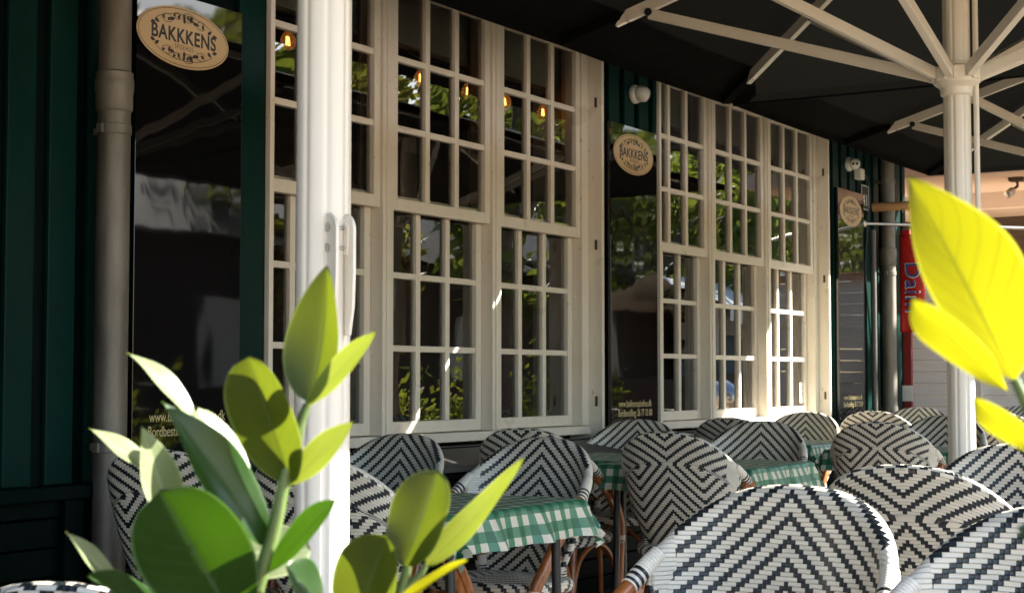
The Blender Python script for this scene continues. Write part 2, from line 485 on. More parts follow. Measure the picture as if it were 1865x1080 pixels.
    def build(s, name, mats, parent=None, smooth=40, bevel=0, recalc=False):
        o = bpy.data.objects.new(name, s.mesh(name, mats, smooth, recalc))
        COL.objects.link(o)
        if parent is not None: o.parent = parent
        if bevel:
            b = o.modifiers.new('bevel', 'BEVEL'); b.width = bevel; b.segments = 2; b.limit_method = 'ANGLE'; b.angle_limit = R(40)
        return o

def tag(o, label=None, cat=None, group=None, kind=None):
    if label: o['label'] = label
    if cat: o['category'] = cat
    if group: o['group'] = group
    if kind: o['kind'] = kind
    return o
def thing(name, label, cat, loc=(0, 0, 0), rz=0, group=None):
    o = bpy.data.objects.new(name, None)
    COL.objects.link(o)
    o.location = loc; o.rotation_euler = (0, 0, rz)
    o.empty_display_size = 0.1
    return tag(o, label, cat, group)
def dup(root, loc, rz, label, group=None):
    r = root.copy(); COL.objects.link(r); r.location = loc; r.rotation_euler = (0, 0, rz)
    r['label'] = label
    if group: r['group'] = group
    def rec(src, dst):
        for ch in [c for c in bpy.data.objects if c.parent == src]:
            c = ch.copy(); COL.objects.link(c); c.parent = dst
            rec(ch, c)
    rec(root, r)
    return r
def text_mesh(txt, size, depth=0.001, sx=1.0, space=1.0, align='CENTER', bold=0.0):
    cu = bpy.data.curves.new('txt', 'FONT')
    cu.body = txt; cu.size = size; cu.extrude = depth; cu.align_x = align; cu.align_y = 'CENTER'; cu.space_character = space; cu.offset = bold
    o = bpy.data.objects.new('txt', cu); COL.objects.link(o)
    dg = bpy.context.evaluated_depsgraph_get()
    me = bpy.data.meshes.new_from_object(o.evaluated_get(dg))
    for v_ in me.vertices: v_.co.x *= sx
    bpy.data.objects.remove(o)
    return me
def text_obj(name, txt, size, mat, parent, loc, sx=1.0, space=1.0, depth=0.001, rot=None, bold=0):
    me = text_mesh(txt, size, depth, sx, space, bold=bold)
    me.materials.clear(); me.materials.append(mat)
    o = bpy.data.objects.new(name, me); COL.objects.link(o)
    o.parent = parent
    o.location = loc
    o.rotation_euler = rot if rot else (R(90), 0, 0)
    return o

# ------------------------------------------------------------------ ground
g = MB(); g.box(-60, 120, -120, 60, -0.3, 0.0)
tag(g.build('ground', M['paving'], smooth=0), kind='structure')
g = MB(); g.box(-6, 12.3, -4.25, -0.002, 0.004, 0.012)
tag(g.build('terrace', M['terrace'], smooth=0), kind='structure')

# ------------------------------------------------------------------ restaurant building
bld = thing('restaurant_building', 'dark green timber restaurant front with two rows of white sash windows', 'building', (0, 0, 0))
W0, PITCHX, GW = 4.728, 0.876, 0.705            # first glass edge, bay pitch, glass width
WSHIFT = 3.328
ZT, ZM1, ZM0, ZB = 2.806, 1.885, 1.832, 0.913
openings = [(4.651, 7.326), (4.651 + WSHIFT, 7.326 + WSHIFT)]
# cladding: vertical boards with proud battens, left open at the two windows
cl = MB()
XL, XR, ZTOP = -3.0, 12.35, 3.7
def clad(x0, x1, z0, z1):
    cl.box(x0, x1, 0.03, 0.075, z0, z1)
segs = [(XL, openings[0][0]), (openings[0][1], openings[1][0]), (openings[1][1], XR)]
for x0, x1 in segs: clad(x0, x1, 0.74, ZTOP)
for x0, x1 in openings:
    clad(x0, x1, 2.95, ZTOP); clad(x0, x1, 0.74, 0.795)
cl.build('wall', M['shaded_green'], bld, smooth=0)
def boards(x0, x1, step=0.172, phase=0.0):
    ba = MB()
    x = x0 + phase
    while x < x1 - 0.02:
        w = min(0.115, x1 - x)
        ba.box(x, x + w, 0.008, 0.029, 0.76, ZTOP)
        x += step
    ba.build('batten_boards', M['green'], bld, smooth=0, bevel=0.004)
boards(XL, 3.90, 0.172, 0.03)
boards(7.36, 7.95, 0.172, 0.03)
boards(10.70, XR, 0.172, 0.03)
ba = MB(); ba.box(4.475, 4.62, 0.008, 0.029, 0.76, ZTOP)
ba.build('trim_board', M['green'], bld, smooth=0, bevel=0.004)
pl = MB()
pl.box(XL, 4.66, -0.05, 0.029, 0.715, 0.758)
pl.build('plinth_ledge', M['shaded_green'], bld, smooth=0, bevel=0.004)
pb = MB()
z = 0.0
while z < 0.70:
    pb.box(XL, XR, 0.0, 0.06, z, z + 0.088); z += 0.094
pb.box(3.62, 3.70, -0.03, -0.001, 0.0, 0.714)
pb.build('plinth_boards', M['shaded_green'], bld, smooth=0, bevel=0.004)
# room behind the glass
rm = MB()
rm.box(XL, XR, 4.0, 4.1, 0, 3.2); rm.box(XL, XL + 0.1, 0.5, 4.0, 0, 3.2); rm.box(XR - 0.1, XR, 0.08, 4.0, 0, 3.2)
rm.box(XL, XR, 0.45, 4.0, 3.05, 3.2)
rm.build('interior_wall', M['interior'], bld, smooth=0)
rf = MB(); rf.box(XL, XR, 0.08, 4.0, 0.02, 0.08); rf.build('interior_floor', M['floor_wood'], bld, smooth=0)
ro = MB()  # roof edge carried out low, shaped to keep sun off the upper wall
k0 = ro.add([(XL - 0.3, -1.2, 2.90), (XR + 0.3, -1.2, 2.90), (XR + 0.3, 4.4, 5.6), (XL - 0.3, 4.4, 5.6), (XL - 0.3, -1.2, 3.04), (XR + 0.3, -1.2, 3.04), (XR + 0.3, 4.4, 5.74), (XL - 0.3, 4.4, 5.74)])
for q in ((3, 2, 1, 0), (4, 5, 6, 7), (0, 1, 5, 4), (1, 2, 6, 5), (2, 3, 7, 6), (3, 0, 4, 7)): ro.face([k0 + i for i in q])
ro.build('roof', M['lead'], bld, smooth=0)
ro = MB(); ro.box(XL - 0.3, XR + 0.3, -1.18, 0.0, 2.86, 2.898); ro.build('shade_eaves', M['shaded_green'], bld, smooth=0)  # unseen overhang added to shade the tops of the windows

wg = MB(); wg.box(-1.8, -1.6, -2.0, 0.0, 0.001, 2.85); wg.build('shade_wall', M['shaded_green'], bld, smooth=0)  # unseen wall added to cut side light on the middle chair rows
YU, YL = 0.095, 0.145                         # faces of upper and lower sashes
def sash(x0, z0, z1, y, rows, rail_b, rail_t, sw):
    """one sash round a glass field x0..x0+GW, z0..z1"""
    b = MB()
    x1 = x0 + GW
    d = 0.042
    b.box(x0 - sw, x0, y, y + d, z0 - rail_b, z1 + rail_t)
    b.box(x1, x1 + sw, y, y + d, z0 - rail_b, z1 + rail_t)
    b.box(x0, x1, y + 0.0004, y + d - 0.0004, z0 - rail_b, z0)
    b.box(x0, x1, y + 0.0004, y + d - 0.0004, z1, z1 + rail_t)
    mw = 0.034
    for i in (1, 2):
        xm = x0 + GW * i / 3
        b.box(xm - mw / 2, xm + mw / 2, y + 0.004, y + 0.034, z0, z1)
    for i in range(1, rows):
        zm = z0 + (z1 - z0) * i / rows
        for c in range(3):
            xa = x0 + GW * c / 3 + (mw / 2 if c else 0); xb = x0 + GW * (c + 1) / 3 - (mw / 2 if c < 2 else 0)
            b.box(xa, xb, y + 0.005, y + 0.033, zm - 0.0135, zm + 0.0135)
    return b
def panes(x0, z0, z1, y, rows):
    b = MB()
    rnd = random.Random(int(x0 * 100 + z0 * 1000))
    for c in range(3):
        for r_ in range(rows):
            xa, xb = x0 + GW * c / 3 + 0.003, x0 + GW * (c + 1) / 3 - 0.003
            za, zb = z0 + (z1 - z0) * r_ / rows + 0.002, z0 + (z1 - z0) * (r_ + 1) / rows - 0.002
            t = [rnd.uniform(-0.0005, 0.0005) for _ in range(4)]
            k = b.add([(xa, y + t[0], za), (xb, y + t[1], za), (xb, y + t[0] + t[1] - t[2], zb), (xa, y - t[1] + t[0] + t[0] + t[1] - t[2], zb)])
            b.face((k, k + 1, k + 2, k + 3))
    return b
def make_window(dx):
    w = bpy.data.objects.new('window', None); COL.objects.link(w); w.parent = bld; w.location = (dx, 0, 0)
    fr = MB()
    # side boards that stand out of the opening, head, sill
    fr.box(4.651, 4.676, 0.006, 0.20, 0.775, 2.95)
    fr.box(7.300, 7.326, 0.006, 0.20, 0.775, 2.95)
    fr.box(4.6765, 7.2995, 0.07, 0.20, ZT + 0.046, 2.95)
    # posts between the bays
    for i in range(2):
        xa = W0 + PITCHX * i + GW + 0.047; xb = W0 + PITCHX * (i + 1) - 0.047
        fr.box(xa, xb, 0.082, 0.21, 0.858, ZT + 0.0455)
        fr.box(xa + 0.022, xb - 0.022, 0.076, 0.0815, 0.858, ZT + 0.0455)
    fr.box(4.6765, W0 - 0.047, 0.087, 0.21, 0.858, ZT + 0.0455)
    fr.box(W0 + PITCHX * 2 + GW + 0.047, 7.2995, 0.087, 0.21, 0.858, ZT + 0.0455)
    fr.build('frame', M['frame'], w, smooth=0, bevel=0.0025)
    si = MB(); si.box(4.6765, 7.2995, 0.078, 0.21, 0.815, 0.856)
    si.build('sill', M['frame'], w, smooth=0, bevel=0.003)
    for i in range(3):
        x0 = W0 + PITCHX * i
        up = sash(x0, ZM1, ZT, YU, 3, ZM1 - ZM0, 0.045, 0.044).build('upper_sash', M['frame'], w, smooth=0, bevel=0.0025)
        lo = sash(x0, ZB, ZM1 - 0.01, YL, 3, 0.053, 0.03, 0.044).build('lower_sash', M['frame'], w, smooth=0, bevel=0.0025)
        panes(x0, ZM1, ZT, YU + 0.022, 3).build('upper_glass', M['glass'], w, smooth=0)
        panes(x0, ZB, ZM1 - 0.01, YL + 0.022, 3).build('lower_glass', M['glass'], w, smooth=0)
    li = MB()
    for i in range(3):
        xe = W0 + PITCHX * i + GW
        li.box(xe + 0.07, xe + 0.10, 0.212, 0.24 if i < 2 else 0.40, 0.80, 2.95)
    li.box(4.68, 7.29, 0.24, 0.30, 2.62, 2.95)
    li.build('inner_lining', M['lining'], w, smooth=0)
    for zz in (2.55, 1.80, 0.985):
        h = MB(); h.box(7.2965, 7.2998, 0.034, 0.048, zz - 0.026, zz + 0.026)
        for q in (-0.02, 0, 0.02): h.lathe([(0.004, 0), (0.004, 0.002)], 8, (7.2964, 0.041, zz + q), (-1, 0, 0))
        h.build('hinge', M['brass'], w, smooth=0)
    return w
make_window(0.0); make_window(WSHIFT)
st = MB(); st.box(10.455, 10.505, YL + 0.017, YL + 0.0195, 0.935, 1.075)
sto = st.build('sticker', M['paper'], bld, smooth=0)
sk = MB()
for zz, s_ in ((1.05, 0.011), (1.035, 0.011), (1.002, 0.012)):
    sk.prism([(0, -s_), (s_, 0), (0, s_), (-s_, 0)], 0.0006, Matrix.Translation((10.48, YL + 0.0169, zz)) @ Matrix.Rotation(R(90), 4, 'X'))
sk.build('sticker_mark', M['ink'], sto, smooth=0)
# sloping metal ledges under the windows
for x0, x1 in openings:
    le = MB()
    b_ = le.add([(x0 + 0.02, 0.074, 0.80), (x1 - 0.02, 0.074, 0.80), (x1 - 0.02, -0.24, 0.735), (x0 + 0.02, -0.24, 0.735),
                 (x0 + 0.02, 0.074, 0.775), (x1 - 0.02, 0.074, 0.775), (x1 - 0.02, -0.24, 0.71), (x0 + 0.02, -0.24, 0.71)])
    for q in ((3, 2, 1, 0), (4, 5, 6, 7), (0, 1, 5, 4), (1, 2, 6, 5), (2, 3, 7, 6), (3, 0, 4, 7)): le.face([b_ + i for i in q])
    le.build('window_ledge', M['lead'], bld, smooth=0, bevel=0.004)

# ------------------------------------------------------------------ black signs with the oval emblem
def oval(a, b, n=64): return [(a * math.cos(2 * math.pi * k / n), b * math.sin(2 * math.pi * k / n)) for k in range(n)]
def ring2(mb, a, b, w, mat, h=0.0008, n=72, arc=(0, 2 * math.pi), cx=0, cy=0):
    pts = []
    for k in range(n + 1):
        t = arc[0] + (arc[1] - arc[0]) * k / n
        pts.append((cx + a * math.cos(t), cy + b * math.sin(t), cx + (a - w) * math.cos(t), cy + (b - w) * math.sin(t)))
    base = mb.add([mat @ V((p[0], p[1], h)) for p in pts] + [mat @ V((p[2], p[3], h)) for p in pts])
    for k in range(n): mb.face((base + k, base + k + 1, base + n + 1 + k + 1, base + n + 1 + k))
def leaf2(mb, cx, cy, L, wd, ang, mat, h=0.0009):
    pts = []
    for k in range(9):
        t = k / 8; pts.append((L * (t - 0.5), wd * math.sin(math.pi * t ** 0.8)))
    pts += [(x, -y) for x, y in reversed(pts[1:-1])]
    c, s_ = math.cos(ang), math.sin(ang)
    base = mb.add([mat @ V((cx + x * c - y * s_, cy + x * s_ + y * c, h)) for x, y in pts])
    mb.face(range(base, base + len(pts)))
WALLROT = Matrix.Rotation(R(90), 4, 'X')
def make_sign(x0, label, cxm=0.262):
    s = thing('wall_sign', label, 'sign', (x0, 0.0, 0), 0, 'black glossy signs with tan oval emblems on the green wall')
    p = MB(); p.box(0, 0.54, -0.022, 0.007, 0.815, 2.455)
    p.build('panel', M['sign'], s, smooth=0, bevel=0.002)
    czm = 2.305
    T = Matrix.Translation((cxm, -0.0225, czm)) @ WALLROT
    e = MB(); e.prism(oval(0.232, 0.108), 0.0015, T)
    eo = e.build('oval_emblem', M['tan'], s, smooth=0)
    T2 = Matrix.Translation((cxm, -0.0242, czm)) @ WALLROT
    r_ = MB(); ring2(r_, 0.225, 0.1015, 0.0022, T2)
    # vine scrolls above and below the name
    for sg, y0 in ((1, 0.070), (-1, -0.068)):
        for c, rr in ((-0.085, 0.025), (-0.035, 0.02), (0.02, 0.028), (0.03, 0.017), (0.085, 0.025)):
            yy = y0 - sg * 0.05 * c * c / 0.02
            ring2(r_, rr * 1.05, rr * 0.62, 0.0022, T2, n=30, cx=c, cy=yy + sg * 0.005, arc=(0.5, 5.9))
            leaf2(r_, c + rr * 0.4, yy + sg * 0.004, 0.022, 0.006, 1.0 * sg + c * 6, T2)
            leaf2(r_, c - rr * 0.7, yy + sg * 0.006, 0.017, 0.005, -0.7 * sg + c * 4, T2)
        for c, an in ((-0.155, 0.3), (-0.135, -0.5), (-0.06, 0.2), (0.055, -0.3), (0.13, 0.6), (0.158, -0.2), (0.0, 1.57)):
            leaf2(r_, c, y0 * 0.9 - sg * 1.3 * c * c, 0.026, 0.0065, an * sg, T2)
        ring2(r_, 0.175, 0.083, 0.0022, T2, n=30, arc=(R(35), R(145)) if sg > 0 else (R(215), R(325)))
    r_.build('vine_ornament', M['ink'], eo, smooth=0)
    text_obj('emblem_lettering', 'BAKKKENS', 0.070, M['ink'], eo, (cxm, -0.0243, czm + 0.002), 0.90, 1.08, 0.0004, None, 0.0016)
    text_obj('emblem_small_lettering', '- SPISEHUS -', 0.026, M['brown_ink'], eo, (cxm, -0.0243, czm - 0.036), 0.7, 1.3, 0.0003)
    text_obj('web_lettering', 'www.bakkensspisehus.dk', 0.052, M['gold'], s, (0.272, -0.0226, 0.968), 0.72, 1.0, 0.0004)
    text_obj('phone_lettering', 'Bordbestilling: 26 77 33 00', 0.052, M['gold'], s, (0.272, -0.0226, 0.918), 0.70, 1.0, 0.0004)
    return s
make_sign(3.915, 'large black glossy sign beside the left downpipe, its web address half hidden by leaves', 0.230)
make_sign(7.345, 'black glossy sign between the two white windows under a small white camera')
make_sign(10.745, 'narrow looking black sign at the right end of the wall below the twin lens camera')

# ------------------------------------------------------------------ downpipes
def downpipe(x, label, z_break, r=0.0545):
    y = -0.075
    d = thing('downpipe', label, 'downpipe', (x, y, 0), 0, 'grey zinc downpipes on the green wall')
    t = MB()
    t.lathe([(r, 0.02), (r, z_break), (r, z_break + 0.001)], 28)
    t.build('lower_pipe', M['zinc'], d)
    t = MB(); t.lathe([(r * 1.0, z_break + 0.0015), (r * 1.12, z_break + 0.01), (r * 1.12, z_break + 0.06), (r * 1.18, z_break + 0.075), (r * 1.18, z_break + 0.10), (r * 1.1, z_break + 0.125), (r * 1.14, z_break + 0.13), (r * 1.0, z_break + 0.136), (r * 0.98, z_break + 0.15), (r * 0.98, 3.6)], 28)
    t.build('upper_pipe', M['zinc'], d)
    for zz in (z_break - 0.075, z_break + 0.62, 0.86):
        b = MB(); b.lathe([(r * 1.03, zz), (r * 1.07, zz + 0.002), (r * 1.07, zz + 0.032), (r * 1.03, zz + 0.034)], 28)
        b.box(-0.012, 0.012, r * 1.02, 0.10, zz + 0.006, zz + 0.028)
        b.box(-r * 1.25, -r * 1.0, -0.012, 0.012, zz + 0.002, zz + 0.032)
        b.build('bracket', M['zinc'], d)
    return d
downpipe(3.765, 'thick grey zinc downpipe on the dark green boards at the left edge', 1.98)
downpipe(11.67, 'grey zinc downpipe at the far right corner of the green wall', 1.95)
th = MB(); th.tube([(11.40, -0.05, 0.05), (11.40, -0.05, 2.2)], 0.022, 12)
tag(th.build('thin_pipe', M['lead']), 'thin dark pipe running up beside the right downpipe', 'pipe')

# ------------------------------------------------------------------ cameras, plate, bulbs
def dome_cam(loc, aim, label, twin):
    c = thing('security_camera', label, 'camera', loc, 0)
    b = MB(); b.lathe([(0.05, 0), (0.052, 0.006), (0.05, 0.022), (0.043, 0.03)], 28, (0, 0, 0), (0, -1, 0)); b.build('mount_plate', M['white_plastic'], c)
    aim = V(aim).normalized()
    o = V((0, -0.048, 0))
    h = MB(); h.lathe([(0.012, -0.045), (0.034, -0.03), (0.044, -0.008), (0.044, 0.012), (0.036, 0.032), (0.033, 0.038)], 28, o, aim)
    h.build('camera_ball', M['white_plastic'], c)
    f = MB(); f.lathe([(0.031, 0.0382), (0.031, 0.043), (0.028, 0.045)], 28, o, aim); fo = f.build('lens_face', M['white_plastic'] if twin else M['black_plastic'], c)
    sx = aim.cross(UP0).normalized()
    for k in ((-1, 1) if twin else (0,)):
        l = MB(); l.lathe([(0.0105, 0.0455), (0.0105, 0.0475), (0.006, 0.048)], 16, o + sx * (0.0135 * k), aim); l.build('lens', M['black_plastic'], fo)
    return c
dome_cam((7.665, 0.007, 2.645), (0.75, -0.6, -0.3), 'small white round camera on green boards between the windows, turned away', False)
dome_cam((11.03, 0.007, 2.65), (-0.86, -0.5, -0.10), 'white camera with two dark lenses high on the wall at the right', True)
jb = MB(); jb.box(11.16, 11.25, -0.045, 0.007, 2.555, 2.635)
jbo = tag(jb.build('junction_box', M['white_plastic'], None, 0, 0.006), 'small white junction box beside the twin lens camera', 'junction box')
cb = MB(); cb.tube(catmull([(11.24, -0.02, 2.62), (11.36, -0.03, 2.56), (11.41, -0.03, 2.42), (11.36, -0.03, 2.30), (11.30, -0.025, 1.9), (11.36, -0.03, 1.55)], 8), 0.004, 6)
tag(cb.build('cable', M['black_plastic']), 'thin loose cable hanging down from the white junction box', 'cable')
npl = thing('number_plate', 'small black house number plate with white frame reading 41', 'house number', (11.37, 0.0, 2.43))
b = MB(); b.box(-0.085, 0.085, -0.004, 0.006, -0.085, 0.105); b.build('plate', M['ink'], npl, 0, 0.002)
b = MB()
for q in ((-0.078, 0.078, 0.094, 0.099), (-0.078, 0.078, -0.079, -0.074)): b.box(q[0], q[1], -0.0055, -0.0042, q[2], q[3])
for q in ((-0.078, -0.073), (0.073, 0.078)): b.box(q[0], q[1], -0.0055, -0.0042, -0.0738, 0.0938)
b.build('border', M['paper'], npl, 0)
text_obj('number', '41', 0.12, M['paper'], npl, (0, -0.0045, -0.012), 1.0, 1.0, 0.0008)

for k, (bx, lab) in enumerate(((5.08, 'glowing filament bulb in the leftmost window bay left of the white pole'), (5.63, 'glowing filament bulb just right of the white pole'),
                               (6.04, 'glowing filament bulb half behind a glazing bar of the middle bay'), (6.44, 'glowing filament bulb in the right column of the middle bay'),
                               (6.78, 'glowing filament bulb half hidden by the frame of the third bay'), (7.16, 'glowing filament bulb in the middle column of the third bay'))):
    t = thing('light_bulb', lab, 'light bulb', (bx, 0.28, 2.495), 0, 'string of filament bulbs inside the left window')
    a = MB(); a.lathe([(0.006, -0.036), (0.02, -0.031), (0.031, -0.015), (0.034, 0.0), (0.030, 0.018), (0.02, 0.035), (0.014, 0.045)], 20); a.build('globe', M['bulb'], t)
    a = MB()
    for s_ in (-1, 1): a.tube([(0.005 * s_, 0.002, 0.022), (0.009 * s_, 0, -0.014)], 0.0042, 6)
    a.build('filament', M['filament'], t)
    a = MB(); a.lathe([(0.0135, 0.0455), (0.016, 0.05), (0.016, 0.085), (0.008, 0.095)], 14); a.build('socket', M['black_plastic'], t)
cs = MB(); cs.tube([(4.75 + 0.073 * i, 0.28, 2.595 + 0.012 * math.sin(i * 1.3)) for i in range(36)], 0.004, 6)
tag(cs.build('string_light_cable', M['black_plastic']), 'thin black cable the filament bulbs hang from behind the left window', 'cable')

# ------------------------------------------------------------------ parasols
SIDE, ZEDGE, ZAPEX, ZHUB = 1.664, 2.535, 3.05, 2.205
def flute(a): return 1.0 - 0.06 * (0.5 + 0.5 * math.cos(8 * a)) ** 6 + 0.015 * math.cos(4 * a + 0.6)
def make_parasol(x, y, label, SIDE=1.664):
    u = thing('parasol', label, 'parasol', (x, y, 0), 0, 'square charcoal parasols on cream poles in a row along the restaurant')
    p = MB(); p.lathe([(0.049, 0.03), (0.049, 3.0)], 128, rfun=flute); p.build('pole', M['pole'], u, 30)
    p = MB(); p.box(-0.4, 0.4, -0.4, 0.4, 0.0125, 0.06); p.lathe([(0.08, 0.0605), (0.08, 0.25), (0.06, 0.26)], 24); p.build('base', M['lead'], u)
    p = MB()
    p.lathe([(0.050, ZHUB - 0.075), (0.058, ZHUB - 0.07), (0.060, ZHUB - 0.045), (0.066, ZHUB - 0.04), (0.084, ZHUB - 0.026), (0.086, ZHUB - 0.012), (0.070, ZHUB - 0.006), (0.068, ZHUB + 0.03), (0.056, ZHUB + 0.036), (0.054, ZHUB + 0.05)], 32)
    for k in range(8):
        a = math.pi / 4 * k + math.pi / 8
        c, s_ = math.cos(a), math.sin(a)
        p.box(0.062, 0.092, -0.021, 0.021, ZHUB - 0.02, ZHUB + 0.028, Matrix.Rotation(a, 4, 'Z'))
    p.build('runner', M['pole'], u, 35, 0.003)
    p = MB(); p.lathe([(0.06, 2.93), (0.075, 2.95), (0.075, 3.0), (0.05, 3.03)], 24); p.build('crown_hub', M['pole'], u)
    Z0 = 2.99
    for k in range(8):
        a = math.pi / 4 * k
        L = SIDE * (math.sqrt(2) if k % 2 else 1)
        d = V((math.cos(a), math.sin(a), 0))
        L0 = L - (0.33 if k % 2 else 0.26)
        def onrib(s_): return d * s_ + UP0 * (Z0 + (ZEDGE - 0.035 - Z0) * s_ / L)
        r_ = MB(); r_.beam(onrib(0.07), onrib(L0 - 0.05), 0.026, 0.05)
        # rounded end of the rib
        e0, e1 = onrib(L0 - 0.05), onrib(L0)
        sx = d.cross(UP0)
        bb = r_.add([e0 + sx * (0.013 * i) + UP0 * (0.025 * j) for i in (-1, 1) for j in (-1, 1)] + [e1 + sx * (0.013 * i) + UP0 * (-0.025 if j < 0 else -0.015) for i in (-1, 1) for j in (-1, 1)])
        for q in ((0, 2, 6, 4), (1, 5, 7, 3), (0, 4, 5, 1), (2, 3, 7, 6), (4, 6, 7, 5)): r_.face([bb + i for i in q])
        ro_ = r_.build('rib', M['pole'], u, 0, 0.002)
        pk = MB()
        pk.beam(onrib(L0 - 0.02) + UP0 * 0.012, onrib(L - 0.005) + UP0 * 0.012, 0.05, 0.034)
        pk.build('pocket', M['canopy'], ro_, 0, 0.006)
        sj = 1.25
        s0 = V((math.cos(a), math.sin(a), 0)) * 0.085 + UP0 * (ZHUB + 0.004)
        s1 = onrib(sj) - UP0 * 0.035
        q = MB(); q.beam(s0, s1, 0.028, 0.042); q.build('strut', M['pole'], u, 0, 0.002)
        q = MB(); q.lathe([(0.016, -0.022), (0.016, 0.022)], 12, s1 + UP0 * 0.006, sx); q.build('pivot', M['black_plastic'], ro_)
    cn = MB()
    E = SIDE
    def cz(px_, py_):
        m_ = max(abs(px_), abs(py_)) / E
        t = min(abs(px_), abs(py_)) / max(1e-6, max(abs(px_), abs(py_)))
        sag = 0.035 * m_ * math.sin(math.pi * ((t * 1.0) % 1.0))
        return ZAPEX + (ZEDGE - ZAPEX) * m_ - sag * 0.15
    n = 28
    base = cn.add([(-E + 2 * E * i / n, -E + 2 * E * j / n, cz(-E + 2 * E * i / n, -E + 2 * E * j / n)) for j in range(n + 1) for i in range(n + 1)])
    for j in range(n):
        for i in range(n):
            a_, b_, c_, d_ = base + j * (n + 1) + i, base + j * (n + 1) + i + 1, base + (j + 1) * (n + 1) + i + 1, base + (j + 1) * (n + 1) + i
            if (i - n / 2 + 0.5) * (j - n / 2 + 0.5) > 0:
                cn.face((a_, b_, c_)); cn.face((a_, c_, d_))
            else:
                cn.face((a_, b_, d_)); cn.face((b_, c_, d_))
    co = cn.build('canopy', M['canopy'], u, 50)
    hm = MB()
    for sx_, sy_ in ((1, 0), (-1, 0), (0, 1), (0, -1)):
        for i in range(n):
            t0, t1 = -E + 2 * E * i / n, -E + 2 * E * (i + 1) / n
            P = []
            for t in (t0, t1):
                q = V((sx_ * E, t, 0)) if sx_ else V((t, sy_ * E, 0))
                q.z = cz(q.x, q.y); P.append(q)
            b_ = hm.add([P[0], P[1], P[1] - UP0 * 0.035, P[0] - UP0 * 0.035]); hm.face((b_, b_ + 1, b_ + 2, b_ + 3))
    hm.build('hem', M['canopy'], co, 0)
    q = MB()
    qd = (RIGHT * 0.062 - FWD0 * 0.03) if x > 3 else (FWD0 * 0.07)
    q.tube([qd + UP0 * 1.62, qd + UP0 * 2.98], 0.0105, 10); q.build('lift_rod', M['pole'], u)
    # lever and its clamp
    ld = (RIGHT * 0.62 - FWD0 * 0.78).normalized(); ln = UP0.cross(ld)
    for k, (o0, o1, z0, z1) in enumerate(((0.02, 0.062, 1.315, 1.385), (0.044, 0.074, 1.175, 1.388))):
        out = [(o0, z0), (o1 - 0.004, z0)]
        if k: out = [(o0 + 0.002, z0), (o1 - 0.014, z0), (o1 - 0.003, z0 + 0.05), (o1, z0 + 0.11)]
        for j in range(7):
            a = j / 6 * math.pi / 2
            out.append((o1 - 0.03 + 0.03 * math.cos(a), z1 - 0.03 + 0.03 * math.sin(a)))
        out.append((o0, z1))
        for side in ((-1, 1) if not k else (-1, 1)):
            off = side * (0.011 if k else 0.014)
            q = MB()
            mat = Matrix(((ld.x, 0, ln.x, ln.x * (off - 0.003)), (ld.y, 0, ln.y, ln.y * (off - 0.003)), (0, 1, 0, 0), (0, 0, 0, 1)))
            q.prism(out, 0.007 if k else 0.006, mat @ Matrix.Translation((0, 0, 0.0065 * side if k else 0)))
            lo_ = q.build('lever_plate', M['pole'], u, 0, 0.002, recalc=True)
        if k == 0:
            q = MB()
            for zz in (1.362, 1.327):
                q.lathe([(0.0085, -0.022), (0.0085, -0.019), (0.004, -0.0189), (0.004, 0.019), (0.0085, 0.0191), (0.0085, 0.022)], 12, ld * 0.047 + UP0 * zz, ln)
            q.build('bolt', M['steel'], u)
    return u
GAPX = 3.38
make_parasol(2.207, -2.196, 'parasol with the nearest cream pole and lever at the left, behind the leaves', 1.80)
make_parasol(5.775, -2.297, 'middle parasol with radiating cream struts and its pole at the right')
make_parasol(5.775 + GAPX, -2.32, 'farthest charcoal parasol whose cream ribs show at the upper right edge')

# ------------------------------------------------------------------ bistro chair (faces +Y)
HOOP = [(0, -0.260, 0.900), (0.082, -0.256, 0.893), (0.154, -0.240, 0.868), (0.208, -0.206, 0.826), (0.243, -0.155, 0.774), (0.262, -0.088, 0.720),
        (0.270, -0.005, 0.662), (0.274, 0.078, 0.590), (0.270, 0.142, 0.505), (0.256, 0.180, 0.420), (0.245, 0.190, 0.22), (0.241, 0.195, 0.013)]
HOOP = [(x, y, z * 0.966) for x, y, z in HOOP]
HP = catmull(HOOP, 8)                # sample 8 per span
def hoop(t):                         # t in 0..1 over the first five spans (top centre to cuff)
    x = min(max(t, 0), 1) * 40
    i = min(int(x), len(HP) - 2)
    return HP[i].lerp(HP[i + 1], x - i)
def bottom(t):                       # t in 0..1 -> centre to lower corner of the back
    return V((0.168 * math.sin(t * math.pi / 2) , -0.140 + 0.040 * t * t, 0.415 + 0.03 * t * t))
